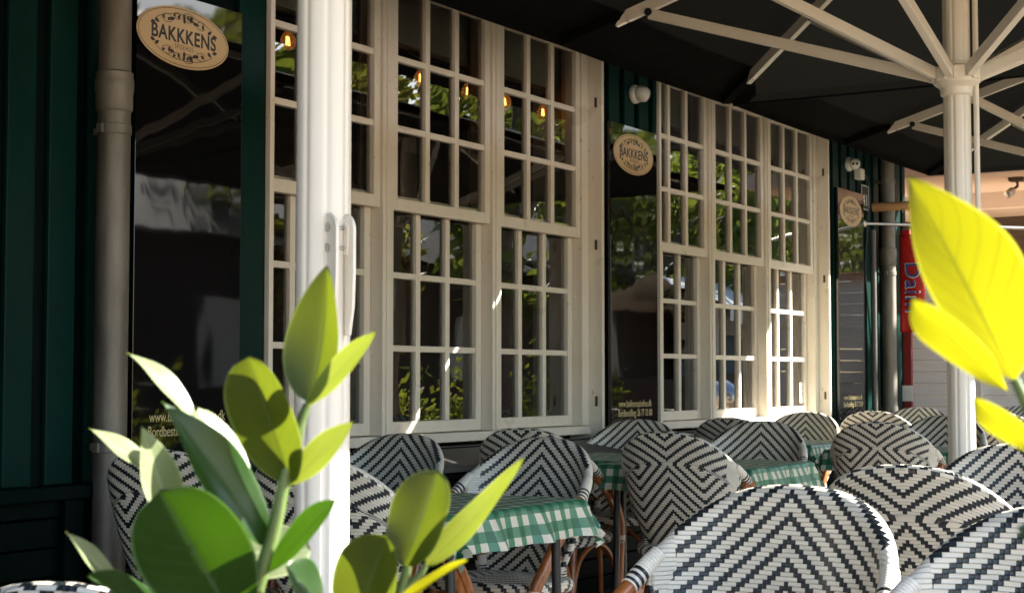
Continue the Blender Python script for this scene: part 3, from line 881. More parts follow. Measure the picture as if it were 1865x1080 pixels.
def chair_back():
    mb = MB()
    NC, NR, TM = 56, 30, 0.88
    prof = []
    for ci in range(NC + 1):
        tau = -TM + 2 * TM * ci / NC
        sg = -1 if tau < 0 else 1
        H = hoop(abs(tau)); B = bottom(abs(tau) / TM)
        H = V((sg * H.x, H.y, H.z)); B = V((sg * B.x, B.y, B.z))
        nb = V((H.x * 0.9, H.y - 0.16, 0.0)).normalized()
        nb = (nb + UP0 * 0.15).normalized()
        top = (H - B).normalized()
        front, back = [], []
        for r_ in range(NR + 1):
            w = r_ / NR
            c = B.lerp(H, w) + nb * (0.016 * math.sin(math.pi * w)) 
            th = 0.010 + 0.007 * w ** 4
            front.append((c - nb * th, w)); back.append((c + nb * th, w))
        arc = []
        for a in range(1, 8):
            an = math.pi * a / 8
            arc.append((H - nb * (0.017 * math.cos(an)) + top * (0.017 * math.sin(an)), an))
        prof.append((tau, front, arc, back))
    cz_ = 0.62
    def uvf(p): return (p.x * 1.10, p.z)
    slen = [0.0]
    for a_ in range(1, 41): slen.append(slen[-1] + (HP[a_] - HP[a_ - 1]).length)
    def arc_len(t):
        x = min(abs(t), 1) * 40; i_ = min(int(x), 39)
        return math.copysign(slen[i_] + (slen[i_ + 1] - slen[i_]) * (x - i_), t)
    WS = 0.76
    def uvb(p, w, tau):
        if w > WS:              # the strands that roll over the hoop fan out from the seam
            H_ = hoop(abs(tau)); B_ = bottom(abs(tau) / TM)
            return (arc_len(tau) * 0.95, 0.7525 - (w - WS) * (H_ - B_).length * 1.1)
        q = uvf(p)
        us = 0.155
        if abs(q[0]) > us:      # side strands slope the other way
            return (math.copysign(2 * us - abs(q[0]), q[0]), q[1])
        return q
    rows = []
    rows_tau = [pf[0] for pf in prof]
    for tau, front, arc, back in prof:
        col = []
        for p, w in front: col.append((p, uvf(p)))
        pt = front[-1][0]; uf = uvf(pt)
        e = uvb(back[-1][0], 1.0, tau)
        for p, an in arc:
            col.append((p, (uf[0], uf[1] + 0.017 * an)))
        for p, w in reversed(back): col.append((p, uvb(p, w, tau)))
        rows.append(col)
    nrow = len(rows[0])
    idx = [mb.add([p for p, _ in col]) for col in rows]
    seam = NR + 7
    for ci in range(NC):
        for k in range(nrow - 1):
            q = [(ci, k), (ci + 1, k), (ci + 1, k + 1), (ci, k + 1)]
            uv = [rows[a][b][1] for a, b in q]
            if k == seam:   # last strip of the roll takes the back's layout
                uv = [rows[ci][k + 1][1], rows[ci + 1][k + 1][1], rows[ci + 1][k + 1][1], rows[ci][k + 1][1]]
            tm_ = (abs(rows_tau[ci]) + abs(rows_tau[ci + 1])) / 2
            wq = k / NR if k < NR else (1.0 if k <= seam else 1 - (k - seam - 1) / NR)
            if tm_ > 0.70 and wq > 0.62 + (0.88 - tm_) * 1.2 or tm_ > 0.80 and wq > 0.5:
                uv = [(a_, b_ + 10.0) for a_, b_ in uv]
            mb.face([idx[a] + b for a, b in q], uv)
    for ci in (0, NC):
        for k in range(NR):
            a, b, c, d = k, k + 1, nrow - 2 - k, nrow - 1 - k
            f = [idx[ci] + i for i in (a, b, c, d)]
            if ci == 0: f.reverse()
            mb.face(f, [rows[ci][i][1] for i in ((a, b, c, d) if ci else (d, c, b, a))])
    # rounded lower edge
    edge = [V(rows[c][0][0]).lerp(rows[c][-1][0], 0.5) for c in range(NC + 1)]
    n0 = len(mb.f)
    mb.tube(edge, 0.0125, 8)
    for fi in range(n0, len(mb.f)):
        mb.uv[fi] = [uvf(mb.v[i]) for i in mb.f[fi]]
    for sg in (0, NC):
        side = [V(rows[sg][k][0]).lerp(rows[sg][nrow - 1 - k][0], 0.5) for k in range(0, NR + 1, 2)]
        n0 = len(mb.f)
        mb.tube(side, 0.0125, 8)
        for fi in range(n0, len(mb.f)):
            mb.uv[fi] = [(abs(mb.v[i].x) * 0.2 + mb.v[i].y, mb.v[i].z) for i in mb.f[fi]]
    return mb
def chair_seat():
    mb = MB()
    def outline(t, k=1.0):
        a = 2 * math.pi * t
        c, s_ = math.cos(a), math.sin(a)
        e = 0.62
        x = math.copysign(abs(c) ** e, c); y = math.copysign(abs(s_) ** e, s_)
        wx = 0.228 + 0.022 * y
        return V((x * wx * k, (y * 0.195 + 0.005) * k, 0))
    NT, NRr = 48, 8
    def top(u, v):
        p = outline(u, v); p.z = 0.435 + 0.014 * (1 - v * v) - 0.02 * (1 - p.y / 0.2) * 0.3; return p
    mb.grid(top, NT, NRr, lambda u, v: tuple(outline(u, v).xy))
    def rim(u, v):
        a = math.pi * v
        p = outline(u, 1.0 + 0.055 * math.sin(a)); zt = top(u, 1.0).z
        p.z = zt - 0.02 + 0.02 * math.cos(a); return p
    def rimuv(u, v):
        p = outline(u, 1.0); return (u * 1.3 - 0.65, v * 0.045)
    mb.grid(rim, NT, 8, rimuv)
    def under(u, v):
        p = outline(u, 1 - v); p.z = top(u, 1.0).z - 0.04; return p
    mb.grid(under, NT, 2, lambda u, v: (u * 0.3, v * 0.2))
    return mb
def mirror(pts, s): return [V((p[0] * s, p[1], p[2])) for p in pts]
def make_chair(label):
    t = thing('bistro_chair', label, 'chair', (0, 0, 0), 0, CHAIRS)
    chair_back().build('backrest', M['weave'], t, 60, recalc=False)
    chair_seat().build('seat', M['weave'], t, 50)
    for s_ in (-1, 1):
        pts = mirror(HP[32:42], s_)
        n_ = len(pts)
        rad = [0.0178 + 0.0015 * math.sin(math.pi * min(1, i / n_ * 1.2)) for i in range(n_)]
        MB().tube(pts, rad, 12, True, True).build('arm_sleeve', M['sleeve'], t)
        ar = MB().tube(mirror(HP[39:], s_), 0.0160, 10)
        inn = [V((p.x - 0.006, p.y - 0.026, p.z - 0.010)) for p in HP[41:84]]
        ar.tube(mirror(inn, s_), 0.0125, 8)
        ar.build('arm', M['cane'], t)
        lg = MB(); lg.tube(catmull([(0.163 * s_, -0.106, 0.50), (0.168 * s_, -0.118, 0.40), (0.178 * s_, -0.165, 0.2), (0.19 * s_, -0.205, 0.013)], 5), 0.0145, 10)
        lo = lg.build('leg', M['cane'], t)
        cf = MB(); cf.tube([(0.1635 * s_, -0.108, 0.485), (0.166 * s_, -0.115, 0.425)], 0.0185, 12, True, True)
        cf.build('leg_wrap', M['sleeve'], lo)
        bi = MB(); bi.tube([(0.2575 * s_, 0.177, 0.418), (0.2545 * s_, 0.181, 0.386)], 0.0185, 12, True, True)
        bi.build('binding', M['sleeve'], t)
        sb = MB(); sb.tube(catmull([(0.240 * s_, 0.18, 0.17), (0.225 * s_, 0.14, 0.33), (0.212 * s_, 0.02, 0.392), (0.190 * s_, -0.11, 0.33), (0.180 * s_, -0.168, 0.17)], 6), 0.010, 8)
        sb.build('brace', M['cane'], t)
    for y0, x0, zz in ((0.186, 0.238, 0.395), (-0.165, 0.176, 0.40)):
        fb = MB(); fb.tube(catmull([(-x0, y0, 0.18), (-x0 * 0.86, y0 - 0.004, 0.32), (-x0 * 0.35, y0 - 0.01, zz), (x0 * 0.35, y0 - 0.01, zz), (x0 * 0.86, y0 - 0.004, 0.32), (x0, y0, 0.18)], 6), 0.010, 8)
        fb.build('brace', M['cane'], t)
    return t
CHAIRS = 'black and white chevron bistro armchairs on the terrace'

def ground_at(px, y):
    """x of the point z=0.9 at this pixel column and wall distance"""
    k = (px - 932.5) / FPX
    d = FWD0 * math.cos(PITCH) * 1.0 + RIGHT * k + UP0 * 0
    s_ = (y - CAM.y) / d.y
    return CAM.x + d.x * s_
chairs = [
    # px of the top, y of the top, facing (F: towards camera side -x, R: seen from behind, +x), turn, label
    (738, -0.47, 'F', -4, 'chevron chair facing us under the left window, just right of the near white pole'),
    (1163, -0.27, 'F', 3, 'chevron chair facing us against the wall below the middle black sign'),
    (1468, -0.29, 'F', -2, 'chevron chair facing us in front of the brightest patch of the right window'),
    (1672, -0.40, 'F', 4, 'pale lit chevron chair facing us far off in front of the right downpipe'),
    (952, -0.50, 'R', 5, 'chair seen from behind, only its top showing over the chair behind the near cloth'),
    (1325, -0.50, 'R', -3, 'chair seen from behind under the sparkling window pane, mostly hidden'),
    (1588, -0.57, 'R', 2, 'far chair seen from behind with a sunlit rim on its top right'),
    (993, -1.12, 'F', -4, 'chevron chair facing us whose lower back is cut by a green checked tablecloth'),
    (1212, -1.18, 'R', -2, 'chair seen whole from behind with a star on its back, right of the checked cloth'),
    (1387, -0.92, 'F', 2, 'chevron chair facing us behind a hanging checked cloth, below the sparkling pane'),
    (1594, -1.43, 'R', 3, 'dark chair seen from behind in the middle distance left of the right pole'),
    (1722, -1.30, 'F', -3, 'chevron chair facing us partly hidden by the right hand white pole'),
    (1812, -1.36, 'R', 4, 'orange tinted chair seen from behind just right of the right pole'),
    (1446, -2.80, 'F', -7, 'nearest big chevron chair facing us at the lower right of the picture'),
    (1642, -2.745, 'R', -2, 'large chair seen from behind at lower right with a bold star of bands'),
    (1852, -2.66, 'F', 2, 'large chevron chair facing us at the right edge in front of the right pole'),
    (1960, -3.37, 'F', -8, 'chevron chair cut by the lower right corner of the picture'),
    (1866, -0.70, 'F', 0, 'tiny far chair at the right edge below a yellow leaf'),
    (290, -0.62, 'R', 6, 'chair seen from behind among the leaves right of the left downpipe'),
    (560, -1.2, 'R', 2, 'chair seen from behind through the gap between plant and white pole'),
    (150, -2.74, 'R', 0, 'very near chair top at the bottom left corner below the plant'),
]
chair0 = None
def chair_xy(px, y, kind, turn):
    x = ground_at(px, y)
    rz = (R(90) if kind == 'F' else R(-90)) + R(turn)
    off = Matrix.Rotation(rz, 3, 'Z') @ V((0, -0.260, 0))
    return (x - off.x, y - off.y, 0.0125), rz
for px, y, kind, turn, label in chairs:
    loc, rz = chair_xy(px, y, kind, turn)
    if chair0 is None:
        chair0 = make_chair(label); chair0.location = loc; chair0.rotation_euler = (0, 0, rz)
    else:
        dup(chair0, loc, rz, label, CHAIRS)

# ------------------------------------------------------------------ tables with checked cloths
def make_table(x, y, label, clabel, hx=0.34, hy=0.34, seed=1, over=0.115):
    t = thing('cafe_table', label, 'table', (x, y, 0.0125), 0, 'square cafe tables under checked cloths')
    b = MB(); b.box(-hx, hx, -hy, hy, 0.70, 0.728); b.build('tabletop', M['wood'], t, 0, 0.003)
    for sx in (-1, 1):
        for sy in (-1, 1):
            b = MB(); b.tube([(sx * (hx - 0.05), sy * (hy - 0.05), 0.0), (sx * (hx - 0.06), sy * (hy - 0.06), 0.699)], 0.014, 10); b.build('leg', M['black_plastic'], t)
    rnd = random.Random(seed)
    ph = [rnd.uniform(0, 6.28) for _ in range(8)]
    N = 64
    A, Bq = hx + over, hy + over
    def fn(u, v):
        a, b_ = -A + 2 * A * u, -Bq + 2 * Bq * v
        hx2, hy2 = hx + 0.002, hy + 0.002
        cx_, cy_ = max(-hx2, min(hx2, a)), max(-hy2, min(hy2, b_))
        dx, dy = a - cx_, b_ - cy_
        d = math.hypot(dx, dy)
        if d < 1e-6:
            return V((a, b_, 0.731 + 0.001 * math.sin(a * 30 + ph[0]) * math.sin(b_ * 26 + ph[1])))
        n = V((dx, dy, 0)) / d
        along = (cx_ * n.y - cy_ * n.x) * 1.0 + math.atan2(n.y, n.x) * 0.15
        rip = (0.020 * math.sin(along * 24 + ph[2]) + 0.012 * math.sin(along * 51 + ph[3])) * min(1, d / 0.12)
        r0 = 0.012
        if d < r0 * 1.57:
            an = d / r0; out, dn = r0 * math.sin(an), r0 * (1 - math.cos(an))
        else:
            dd = d - r0 * 1.57; out, dn = r0 + dd * 0.22, r0 + dd * 0.965
        return V((cx_, cy_, 0.731)) + n * (out + rip * 0.8 + 0.01 * min(1, d / 0.1)) - UP0 * dn
    c = MB(); c.grid(fn, N, N, lambda u, v: ((-A + 2 * A * u) + 0.007, (-Bq + 2 * Bq * v) + 0.011))
    co = c.build('tablecloth', M['gingham'], None, 60)
    co.location = (x, y, 0.0125)
    tag(co, clabel, 'tablecloth', 'green checked tablecloths')
    return t
make_table(3.85, -1.27, 'near cafe table left of centre below the left window', 'green and white checked cloth nearest us, its corner hanging at the centre of the picture', seed=3)
make_table(6.26, -1.06, 'cafe table behind the whole chair seen from behind', 'checked cloth hanging in ripples behind the big near chair', seed=5)
make_table(8.08, -1.38, 'cafe table hidden between the dark middle chairs', 'dark checked cloth low between the chairs left of the right pole', seed=8)
make_table(6.50, -0.40, 'cafe table against the wall below the middle sign', 'checked cloth in shade with a bright line along its edge', seed=12)
make_table(8.58, -0.42, 'cafe table against the wall below the right window', 'pale checked cloth below the right window between facing chairs', seed=14)
make_table(10.52, -0.45, 'farthest cafe table near the right end of the wall', 'small far checked cloth near the right downpipe', seed=17)

# ------------------------------------------------------------------ plants in the foreground
def leaf_blade(mb, base, tip, width, facing, fold=0.25, bend=0.0, asym=0.0, peak=0.5, twist=0.0, wave=0.012, ph=0.0, bluntness=1.0, tip_=0.3):
    """leaf from base to tip; facing = direction the upper side looks; fold lifts the halves, bend curls the tip back"""
    base, tip = V(base), V(tip)
    ax = tip - base; L = ax.length; ax = ax / L
    nrm = V(facing); nrm = (nrm - ax * nrm.dot(ax)).normalized()
    sd_ = ax.cross(nrm)
    NU, NV = 14, 26
    th = 0.0007
    def pt(u, v, off=0.0):
        k = u * 2 - 1
        vv = v
        e = math.sin(math.pi * vv ** (math.log(0.5) / math.log(peak))) ** (0.72 * bluntness)
        if vv > peak: e *= 1 - tip_ * ((vv - peak) / (1 - peak)) ** 2.2
        e *= 1 - 0.12 * (vv > 0.9) * (vv - 0.9) / 0.1
        w = width * 0.5 * max(e, 0.0) * (1 + asym * (1 if k > 0 else -1))
        c = base + ax * (L * vv) + nrm * (bend * L * math.sin(math.pi * vv)) - nrm * (bend * 0.6 * L * vv * vv)
        an = twist * (vv - 0.5)
        s2 = sd_ * math.cos(an) + nrm * math.sin(an); n2 = nrm * math.cos(an) - sd_ * math.sin(an)
        a = abs(k)
        h = fold * w * (a ** 1.3) - 0.15 * fold * w * a * a * a
        h += wave * L * math.sin(vv * 9 + ph + (2 if k > 0 else 0)) * a * a
        return c + s2 * (k * w) + n2 * (h + off)
    mb.grid(lambda u, v: pt(u, v), NU, NV, lambda u, v: (u * 2 - 1, v))
PLANT_Z, RIGHT_Z = 1.12, 0.86
TOCAM = -FWD0
def P(px, py, dz=0.0, z=PLANT_Z): return atz(px, py, z + dz)
def plant(name, label, pot_loc, leaves, stems, zref):
    pl_ = thing(name, label, 'plant', pot_loc)
    inv = Matrix.Translation(-V(pot_loc))
    for (mat, bx, by, tx, ty, wpx, face, kw) in leaves:
        dzb, dzt = kw.pop('dz', (0, 0))
        mb = MB()
        b_ = inv @ P(bx, by, dzb, zref); t_ = inv @ P(tx, ty, dzt, zref)
        f = RIGHT * face[0] + UP0 * face[1] + TOCAM * face[2]
        leaf_blade(mb, b_, t_, wpx / FPX * zref, f, **kw)
        mb.build('leaf', M[mat], pl_, 80)
    for pts, r0, r1 in stems:
        mb = MB(); q = catmull([inv @ (P(*p[:2], p[2] if len(p) > 2 else 0, zref) if not isinstance(p, Vector) else p) for p in pts], 6)
        mb.tube(q, [r0, r1], 10); mb.build('stem', M['stem'], pl_)
    return pl_
bpot = P(470, 1080); pot1 = V((bpot.x, bpot.y, 0.58))
L = []
def lf(*a, **kw): L.append((*a, kw))
# material, base px, tip px, width px, facing (right, up, to camera)
lf('leaf_mid', 565, 735, 600, 484, 112, (-0.45, 0.1, 1.0), fold=0.55, peak=0.42, asym=-0.12, bend=-0.05)
lf('leaf_young', 553, 745, 684, 605, 50, (0.3, 0.7, 0.9), fold=0.35, peak=0.55, dz=(0.0, -0.03))
lf('leaf_mid', 530, 880, 452, 650, 142, (-0.5, 0.25, 1.0), fold=0.35, peak=0.56, bluntness=0.62, tip_=0.0, dz=(0.0, -0.03))
lf('leaf_young', 525, 884, 643, 768, 56, (0.35, 0.6, 0.8), fold=0.4, peak=0.52, dz=(0, -0.02))
lf('leaf_dark', 482, 992, 296, 731, 118, (0.72, 0.4, 0.6), fold=0.30, peak=0.42, dz=(0.0, -0.04), asym=0.15)
lf('leaf_sunlit', 318, 960, 258, 776, 86, (0.35, 0.9, 0.7), fold=0.25, peak=0.42, dz=(0.03, 0.02))
lf('leaf_sunlit', 300, 872, 163, 780, 58, (0.5, 0.85, 0.45), fold=0.3, peak=0.5, dz=(0.04, 0.03))
lf('leaf_sunlit', 352, 768, 236, 639, 58, (0.75, 0.6, 0.45), fold=0.35, peak=0.42, dz=(0.03, 0.02), bend=0.06)
lf('leaf_dark', 430, 1135, 290, 893, 196, (-0.05, 0.35, 1.0), fold=0.22, peak=0.58, bluntness=0.5, tip_=0.0, dz=(0.0, -0.07))
lf('leaf_dark', 320, 1120, 160, 1050, 110, (0.1, 0.8, 0.55), fold=0.2, peak=0.45, bluntness=0.7, dz=(0.0, -0.06))
lf('leaf_sunlit', 222, 1075, 120, 968, 48, (0.7, 0.6, 0.45), fold=0.3, peak=0.45, dz=(0.02, 0.0))
lf('leaf_dark', 486, 1045, 610, 910, 60, (-0.3, 0.55, 0.9), fold=0.45, peak=0.6, bluntness=0.8, dz=(0.0, -0.02))
lf('leaf_sunlit', 392, 1010, 566, 1000, 112, (0.85, 0.45, 0.6), fold=0.10, peak=0.55, bluntness=0.6, tip_=0.0, dz=(0.035, 0.05))
lf('leaf_sunlit', 458, 945, 362, 742, 112, (0.9, 0.35, 0.55), fold=0.15, peak=0.5, bluntness=0.65, tip_=0.0, dz=(0.035, 0.05))
lf('leaf_sunlit', 470, 930, 350, 905, 80, (0.8, 0.6, 0.5), fold=0.15, peak=0.5, bluntness=0.7, dz=(0.05, 0.07))
lf('leaf_dark', 585, 1110, 520, 1030, 120, (0.3, 0.8, 0.6), fold=0.25, peak=0.5, bluntness=0.7, dz=(0.0, -0.02))
stem1 = [(452, 1130), (468, 1070), (500, 960), (519, 870), (540, 790), (560, 735)]
stems = [(stem1, 0.0062, 0.0030), ([(519, 875), (545, 800), (556, 742)], 0.0026, 0.0016), ([(478, 1030), (481, 1010), (482, 990)], 0.003, 0.002),
         ([pot1 - UP0 * 0.02, pot1.lerp(P(452, 1130), 0.5) + RIGHT * 0.01, P(452, 1130)], 0.0075, 0.0062)]
plant('rubber_plant', 'broad leaved green plant standing in front of the near white pole', pot1, L, stems, PLANT_Z)
L = []
lf('leaf_mid', 735, 1030, 798, 856, 112, (-0.25, 0.2, 1.0), fold=0.5, peak=0.52, bluntness=0.6, tip_=0.0, wave=0.03, ph=1.0)
lf('leaf_young', 776, 1030, 958, 834, 52, (-0.35, 0.4, 0.9), fold=0.4, peak=0.36, dz=(0.0, -0.02), bend=-0.04)
lf('leaf_mid', 640, 1150, 705, 975, 140, (-0.4, 0.3, 1.0), fold=0.35, peak=0.55, bluntness=0.65, tip_=0.05, dz=(0.0, -0.02))
lf('leaf_yellow', 720, 1100, 851, 1019, 44, (-0.2, 0.8, 0.4), fold=0.35, peak=0.5, dz=(-0.02, -0.04))
b2 = P(690, 1180); pot2 = V((b2.x, b2.y, 0.58))
stems = [([(690, 1180), (728, 1080), (742, 1030)], 0.005, 0.003), ([(728, 1080), (765, 1045), (776, 1028)], 0.003, 0.0018),
         ([pot2 - UP0 * 0.02, pot2.lerp(P(690, 1180), 0.55) + RIGHT * 0.008, P(690, 1180)], 0.007, 0.005)]
plant('rubber_plant', 'lower plant with a few waxy leaves right of the near white pole', pot2, L, stems, PLANT_Z)
L = []
lf('leaf_yellow', 1848, 692, 1654, 320, 180, (-0.5, 0.05, 0.85), fold=0.18, peak=0.5, bluntness=0.95, tip_=0.5, asym=0.30)
lf('leaf_yellow', 1838, 714, 1660, 546, 86, (-0.55, -0.1, 0.75), fold=0.2, peak=0.62, tip_=0.1, dz=(-0.02, -0.09))
lf('leaf_yellow', 1900, 830, 1772, 724, 62, (-0.55, -0.1, 0.75), fold=0.25, peak=0.6, dz=(-0.02, -0.06))
lf('leaf_dark', 1935, 1010, 1852, 960, 80, (0.0, 0.6, 0.8), fold=0.3, peak=0.5)
b3 = P(1905, 1100, 0, RIGHT_Z); pot3 = V((b3.x, b3.y, 0.58))
stems = [([(1905, 1100), (1902, 900), (1880, 770), (1848, 690)], 0.0045, 0.0026),
         ([pot3 - UP0 * 0.02, pot3.lerp(P(1905, 1100, 0, RIGHT_Z), 0.5), P(1905, 1100, 0, RIGHT_Z)], 0.006, 0.0045)]
plant('rubber_plant', 'plant with glowing yellow backlit leaves very near us at the right edge', pot3, L, stems, RIGHT_Z)
# the planter they grow in (below the picture)
pc = (pot1 + pot3) / 2
pln = thing('planter_box', 'long dark planter box holding the foreground plants', 'planter', (pc.x, pc.y, 0), math.atan2(pot3.y - pot1.y, pot3.x - pot1.x))
hl = (pot1 - pot3).xy.length / 2 + 0.22
b = MB()
b.box(-hl, hl, -0.14, -0.12, 0.001, 0.62); b.box(-hl, hl, 0.12, 0.14, 0.001, 0.62); b.box(-hl, -hl + 0.02, -0.1199, 0.1199, 0.001, 0.62); b.box(hl - 0.02, hl, -0.1199, 0.1199, 0.001, 0.62)
b.build('box', M['planter'], pln, 0, 0.004)
b = MB(); b.box(-hl + 0.021, hl - 0.021, -0.119, 0.119, 0.3, 0.578); b.build('soil', M['soil'], pln, 0)

# ------------------------------------------------------------------ things at the right end
fl = thing('ice_cream_banner', 'red banner sign with blue lettering hanging beside the right downpipe', 'banner', (12.0, -0.05, 0), R(-90))
ban = MB()
ban.grid(lambda u, v: V((u * 0.20, 0.012 * math.sin(u * 5 + v * 3), 1.46 + 0.75 * v)), 10, 20)
bo = ban.build('cloth', M['red'], fl, 60)
sm = bo.modifiers.new('thickness', 'SOLIDIFY'); sm.thickness = 0.012
for nm, off, mt, sz in (('lettering_outline', -0.020, M['paper'], 0.185), ('lettering', -0.023, M['blue'], 0.165)):
    text_obj(nm, 'Daim', sz, mt, fl, (0.110, off - 0.012, 1.80), 1.0, 1.12 if 'out' not in nm else 1.0, 0.001, (R(90), R(90), 0))
b = MB(); b.box(0.01, 0.075, 0.035, 0.075, 0.0, 2.25); b.build('post', M['red_paint'], fl, 0, 0.003)
b = MB(); b.box(0.005, 0.085, 0.028, 0.031, 0.93, 1.05); b.build('notice', M['paper'], fl, 0)
bm_ = MB()
bm_.tube([(11.555, 0.0, 2.385), (11.555, -0.25, 2.385), (11.555, -0.55, 2.385)], 0.033, 14)
tag(bm_.build('wooden_bar', M['wood']), 'pale round wooden bar reaching out from the right end of the wall', 'bar')
bm_ = MB()
bm_.tube([(11.33, 0.004, 2.245), (11.35, -0.04, 2.245), (12.5, -1.08, 2.245)], 0.013, 10); bm_.lathe([(0.03, 0), (0.03, 0.02), (0.018, 0.03)], 16, (11.33, 0.005, 2.245), (0, -1, 0))
tag(bm_.build('metal_rod', M['steel']), 'thin metal rod fixed to the wall under the wooden bar', 'rod')

kio = thing('pale_kiosk', 'pale clapboard kiosk with a pinkish porch ceiling beyond the right pole', 'building', (12.9, 0, 0))
b = MB()
z = 0.0
while z < 1.86:
    k0 = b.add([(0.3, -1.25, z), (0.3, 2.5, z), (0.282, 2.5, z), (0.282, -1.25, z), (0.3, -1.25, z + 0.094), (0.3, 2.5, z + 0.094), (0.296, 2.5, z + 0.094), (0.296, -1.25, z + 0.094)])
    for q in ((3, 2, 1, 0), (4, 5, 6, 7), (0, 1, 5, 4), (1, 2, 6, 5), (2, 3, 7, 6), (3, 0, 4, 7)): b.face([k0 + i for i in q])
    z += 0.097
b.build('clapboard', M['clap'], kio, 0)
b = MB(); b.box(-0.15, 3.6, -1.3, 2.6, 2.74, 2.86); b.build('porch_ceiling', M['pink'], kio, 0)
b = MB(); b.box(3.4, 3.6, -1.3, 2.6, 0, 2.739); b.build('back_wall', M['brick'], kio, 0)
b = MB(); b.box(0.24, 0.34, -1.3, 2.6, 1.945, 2.01); b.build('counter', M['wood'], kio, 0, 0.004)
b = MB(); b.box(0.22, 0.28, -0.36, -0.30, 0, 1.944); b.build('corner_post', M['frame'], kio, 0, 0.004)
b = MB(); b.box(1.2, 1.3, -1.3, 2.6, 2.60, 2.739); b.build('beam', M['pink'], kio, 0)
spl = thing('spot_lamp', 'small metal spot lamp under the pink porch ceiling at the right edge', 'lamp', tuple(V(atz(1853, 337, 13.0))))
spl.location.z = 2.739
b = MB(); b.box(-0.06, 0.06, -0.06, 0.06, -0.03, 0); b.build('base', M['brass'], spl, 0, 0.003)
b = MB(); b.tube([(0, 0, -0.03), (0, 0, -0.07), (-0.03, 0.03, -0.10)], 0.012, 8); b.build('arm', M['brass'], spl)
b = MB(); b.lathe([(0.02, -0.05), (0.032, -0.03), (0.034, 0.03), (0.030, 0.032)], 16, (-0.05, 0.05, -0.125), (-0.6, 0.5, -0.6)); b.build('lamp_head', M['steel'], spl)

# ------------------------------------------------------------------ across the street (seen in the glass)
def make_tree(x, y, h, r, mat, label, seed, n=3600):
    t = thing('street_tree', label, 'tree', (x, y, 0), 0, 'trees across the street mirrored in the windows')
    rnd = random.Random(seed)
    b = MB(); b.tube(catmull([(0, 0, 0), (0.1, 0.05, h * 0.25), (0.0, 0.1, h * 0.5), (0.15, 0, h * 0.8)], 5), [0.2, 0.05], 10)
    for k in range(7):
        a = rnd.uniform(0, 6.28); z0 = h * rnd.uniform(0.3, 0.6)
        b.tube(catmull([(0.05, 0.05, z0), (math.cos(a) * r * 0.4, math.sin(a) * r * 0.4, z0 + h * 0.12), (math.cos(a) * r * 0.75, math.sin(a) * r * 0.75, z0 + h * 0.2)], 4), [0.08, 0.02], 6)
    b.build('trunk', M['bark'], t)
    c = MB()
    cl_ = []
    for k in range(34):
        a, q = rnd.uniform(0, 6.28), rnd.uniform(0.2, 1) ** 0.6
        zc = rnd.uniform(0.32, 0.97)
        prof_ = math.sin(math.pi * min(1, max(0.06, (zc - 0.22) / 0.8))) ** 0.6
        cl_.append((V((math.cos(a) * r * q * prof_, math.sin(a) * r * q * prof_, h * zc)), r * rnd.uniform(0.2, 0.36)))
    for k in range(n):
        ce, cr = cl_[rnd.randrange(len(cl_))]
        d = V((rnd.gauss(0, 1), rnd.gauss(0, 1), rnd.gauss(0, 0.8))).normalized() * cr * rnd.uniform(0.5, 1.1)
        p = ce + d
        s_ = rnd.uniform(0.09, 0.17)
        ax = V((rnd.gauss(0, 1), rnd.gauss(0, 1), rnd.gauss(0, 1))).normalized()
        sx = ax.orthogonal().normalized(); sy = ax.cross(sx)
        k0 = c.add([p - sx * s_, p + sy * s_ * 0.5, p + sx * s_, p - sy * s_ * 0.5])
        c.face((k0, k0 + 1, k0 + 2, k0 + 3))
    c.build('crown', M[mat], t, 0)
    return t
make_tree(17.5, -6.7, 7.2, 1.25, 'tree_green', 'slim green street tree added to break up the sun on the right window', 3, 1500)  # added tree; its narrow crown blocks sun beside the lit window patch
make_tree(22.5, -14.0, 8.0, 2.8, 'tree_gold', 'tree with yellowing leaves mirrored behind the bulbs', 5)
make_tree(25.5, -8.5, 7.0, 2.6, 'tree_green', 'street tree mirrored in the left bay of the right window', 7)
make_tree(12.0, -13.0, 7.0, 2.6, 'tree_green', 'street tree mirrored left of the near white pole', 9)
make_tree(9.5, -12.0, 7.5, 3.3, 'tree_gold', 'yellowing tree mirrored in the left black sign', 13)
make_tree(30.0, -13.0, 8.0, 3.2, 'tree_green', 'tall distant tree mirrored in the middle black sign', 15)
make_tree(33.0, -7.5, 9.0, 3.4, 'tree_green', 'big tree down the street mirrored in the middle bay of the right window', 17)
make_tree(38.0, -12.0, 11.0, 4.2, 'tree_green', 'biggest tree far down the street mirrored in the right window', 19)
make_tree(42.0, -5.0, 9.0, 3.6, 'tree_gold', 'far yellowing tree at the end of the street mirrored in the right window', 21)
# far wood closing the street
rnd = random.Random(99)
c = MB()
for k in range(9000):
    t = rnd.random()
    x = 30 + 45 * t; y = -30 + 42 * t * t * rnd.uniform(0.85, 1.1) + rnd.uniform(-3, 3)
    z = rnd.uniform(0.2, 1) ** 0.7 * (10 + 2.5 * math.sin(x * 0.7) + 1.5 * math.sin(x * 2.1))
    p = V((x, y, z)); s_ = rnd.uniform(0.35, 0.7)
    ax = V((rnd.gauss(0, 1), rnd.gauss(0, 1), rnd.gauss(0, 1))).normalized()
    sx = ax.orthogonal().normalized(); sy = ax.cross(sx)
    k0 = c.add([p - sx * s_, p + sy * s_ * 0.6, p + sx * s_, p - sy * s_ * 0.6]); c.face((k0, k0 + 1, k0 + 2, k0 + 3))
tag(c.build('distant_wood', M['tree_green'], None, 0), 'distant green wood at the end of the street', 'wood', None, 'stuff')

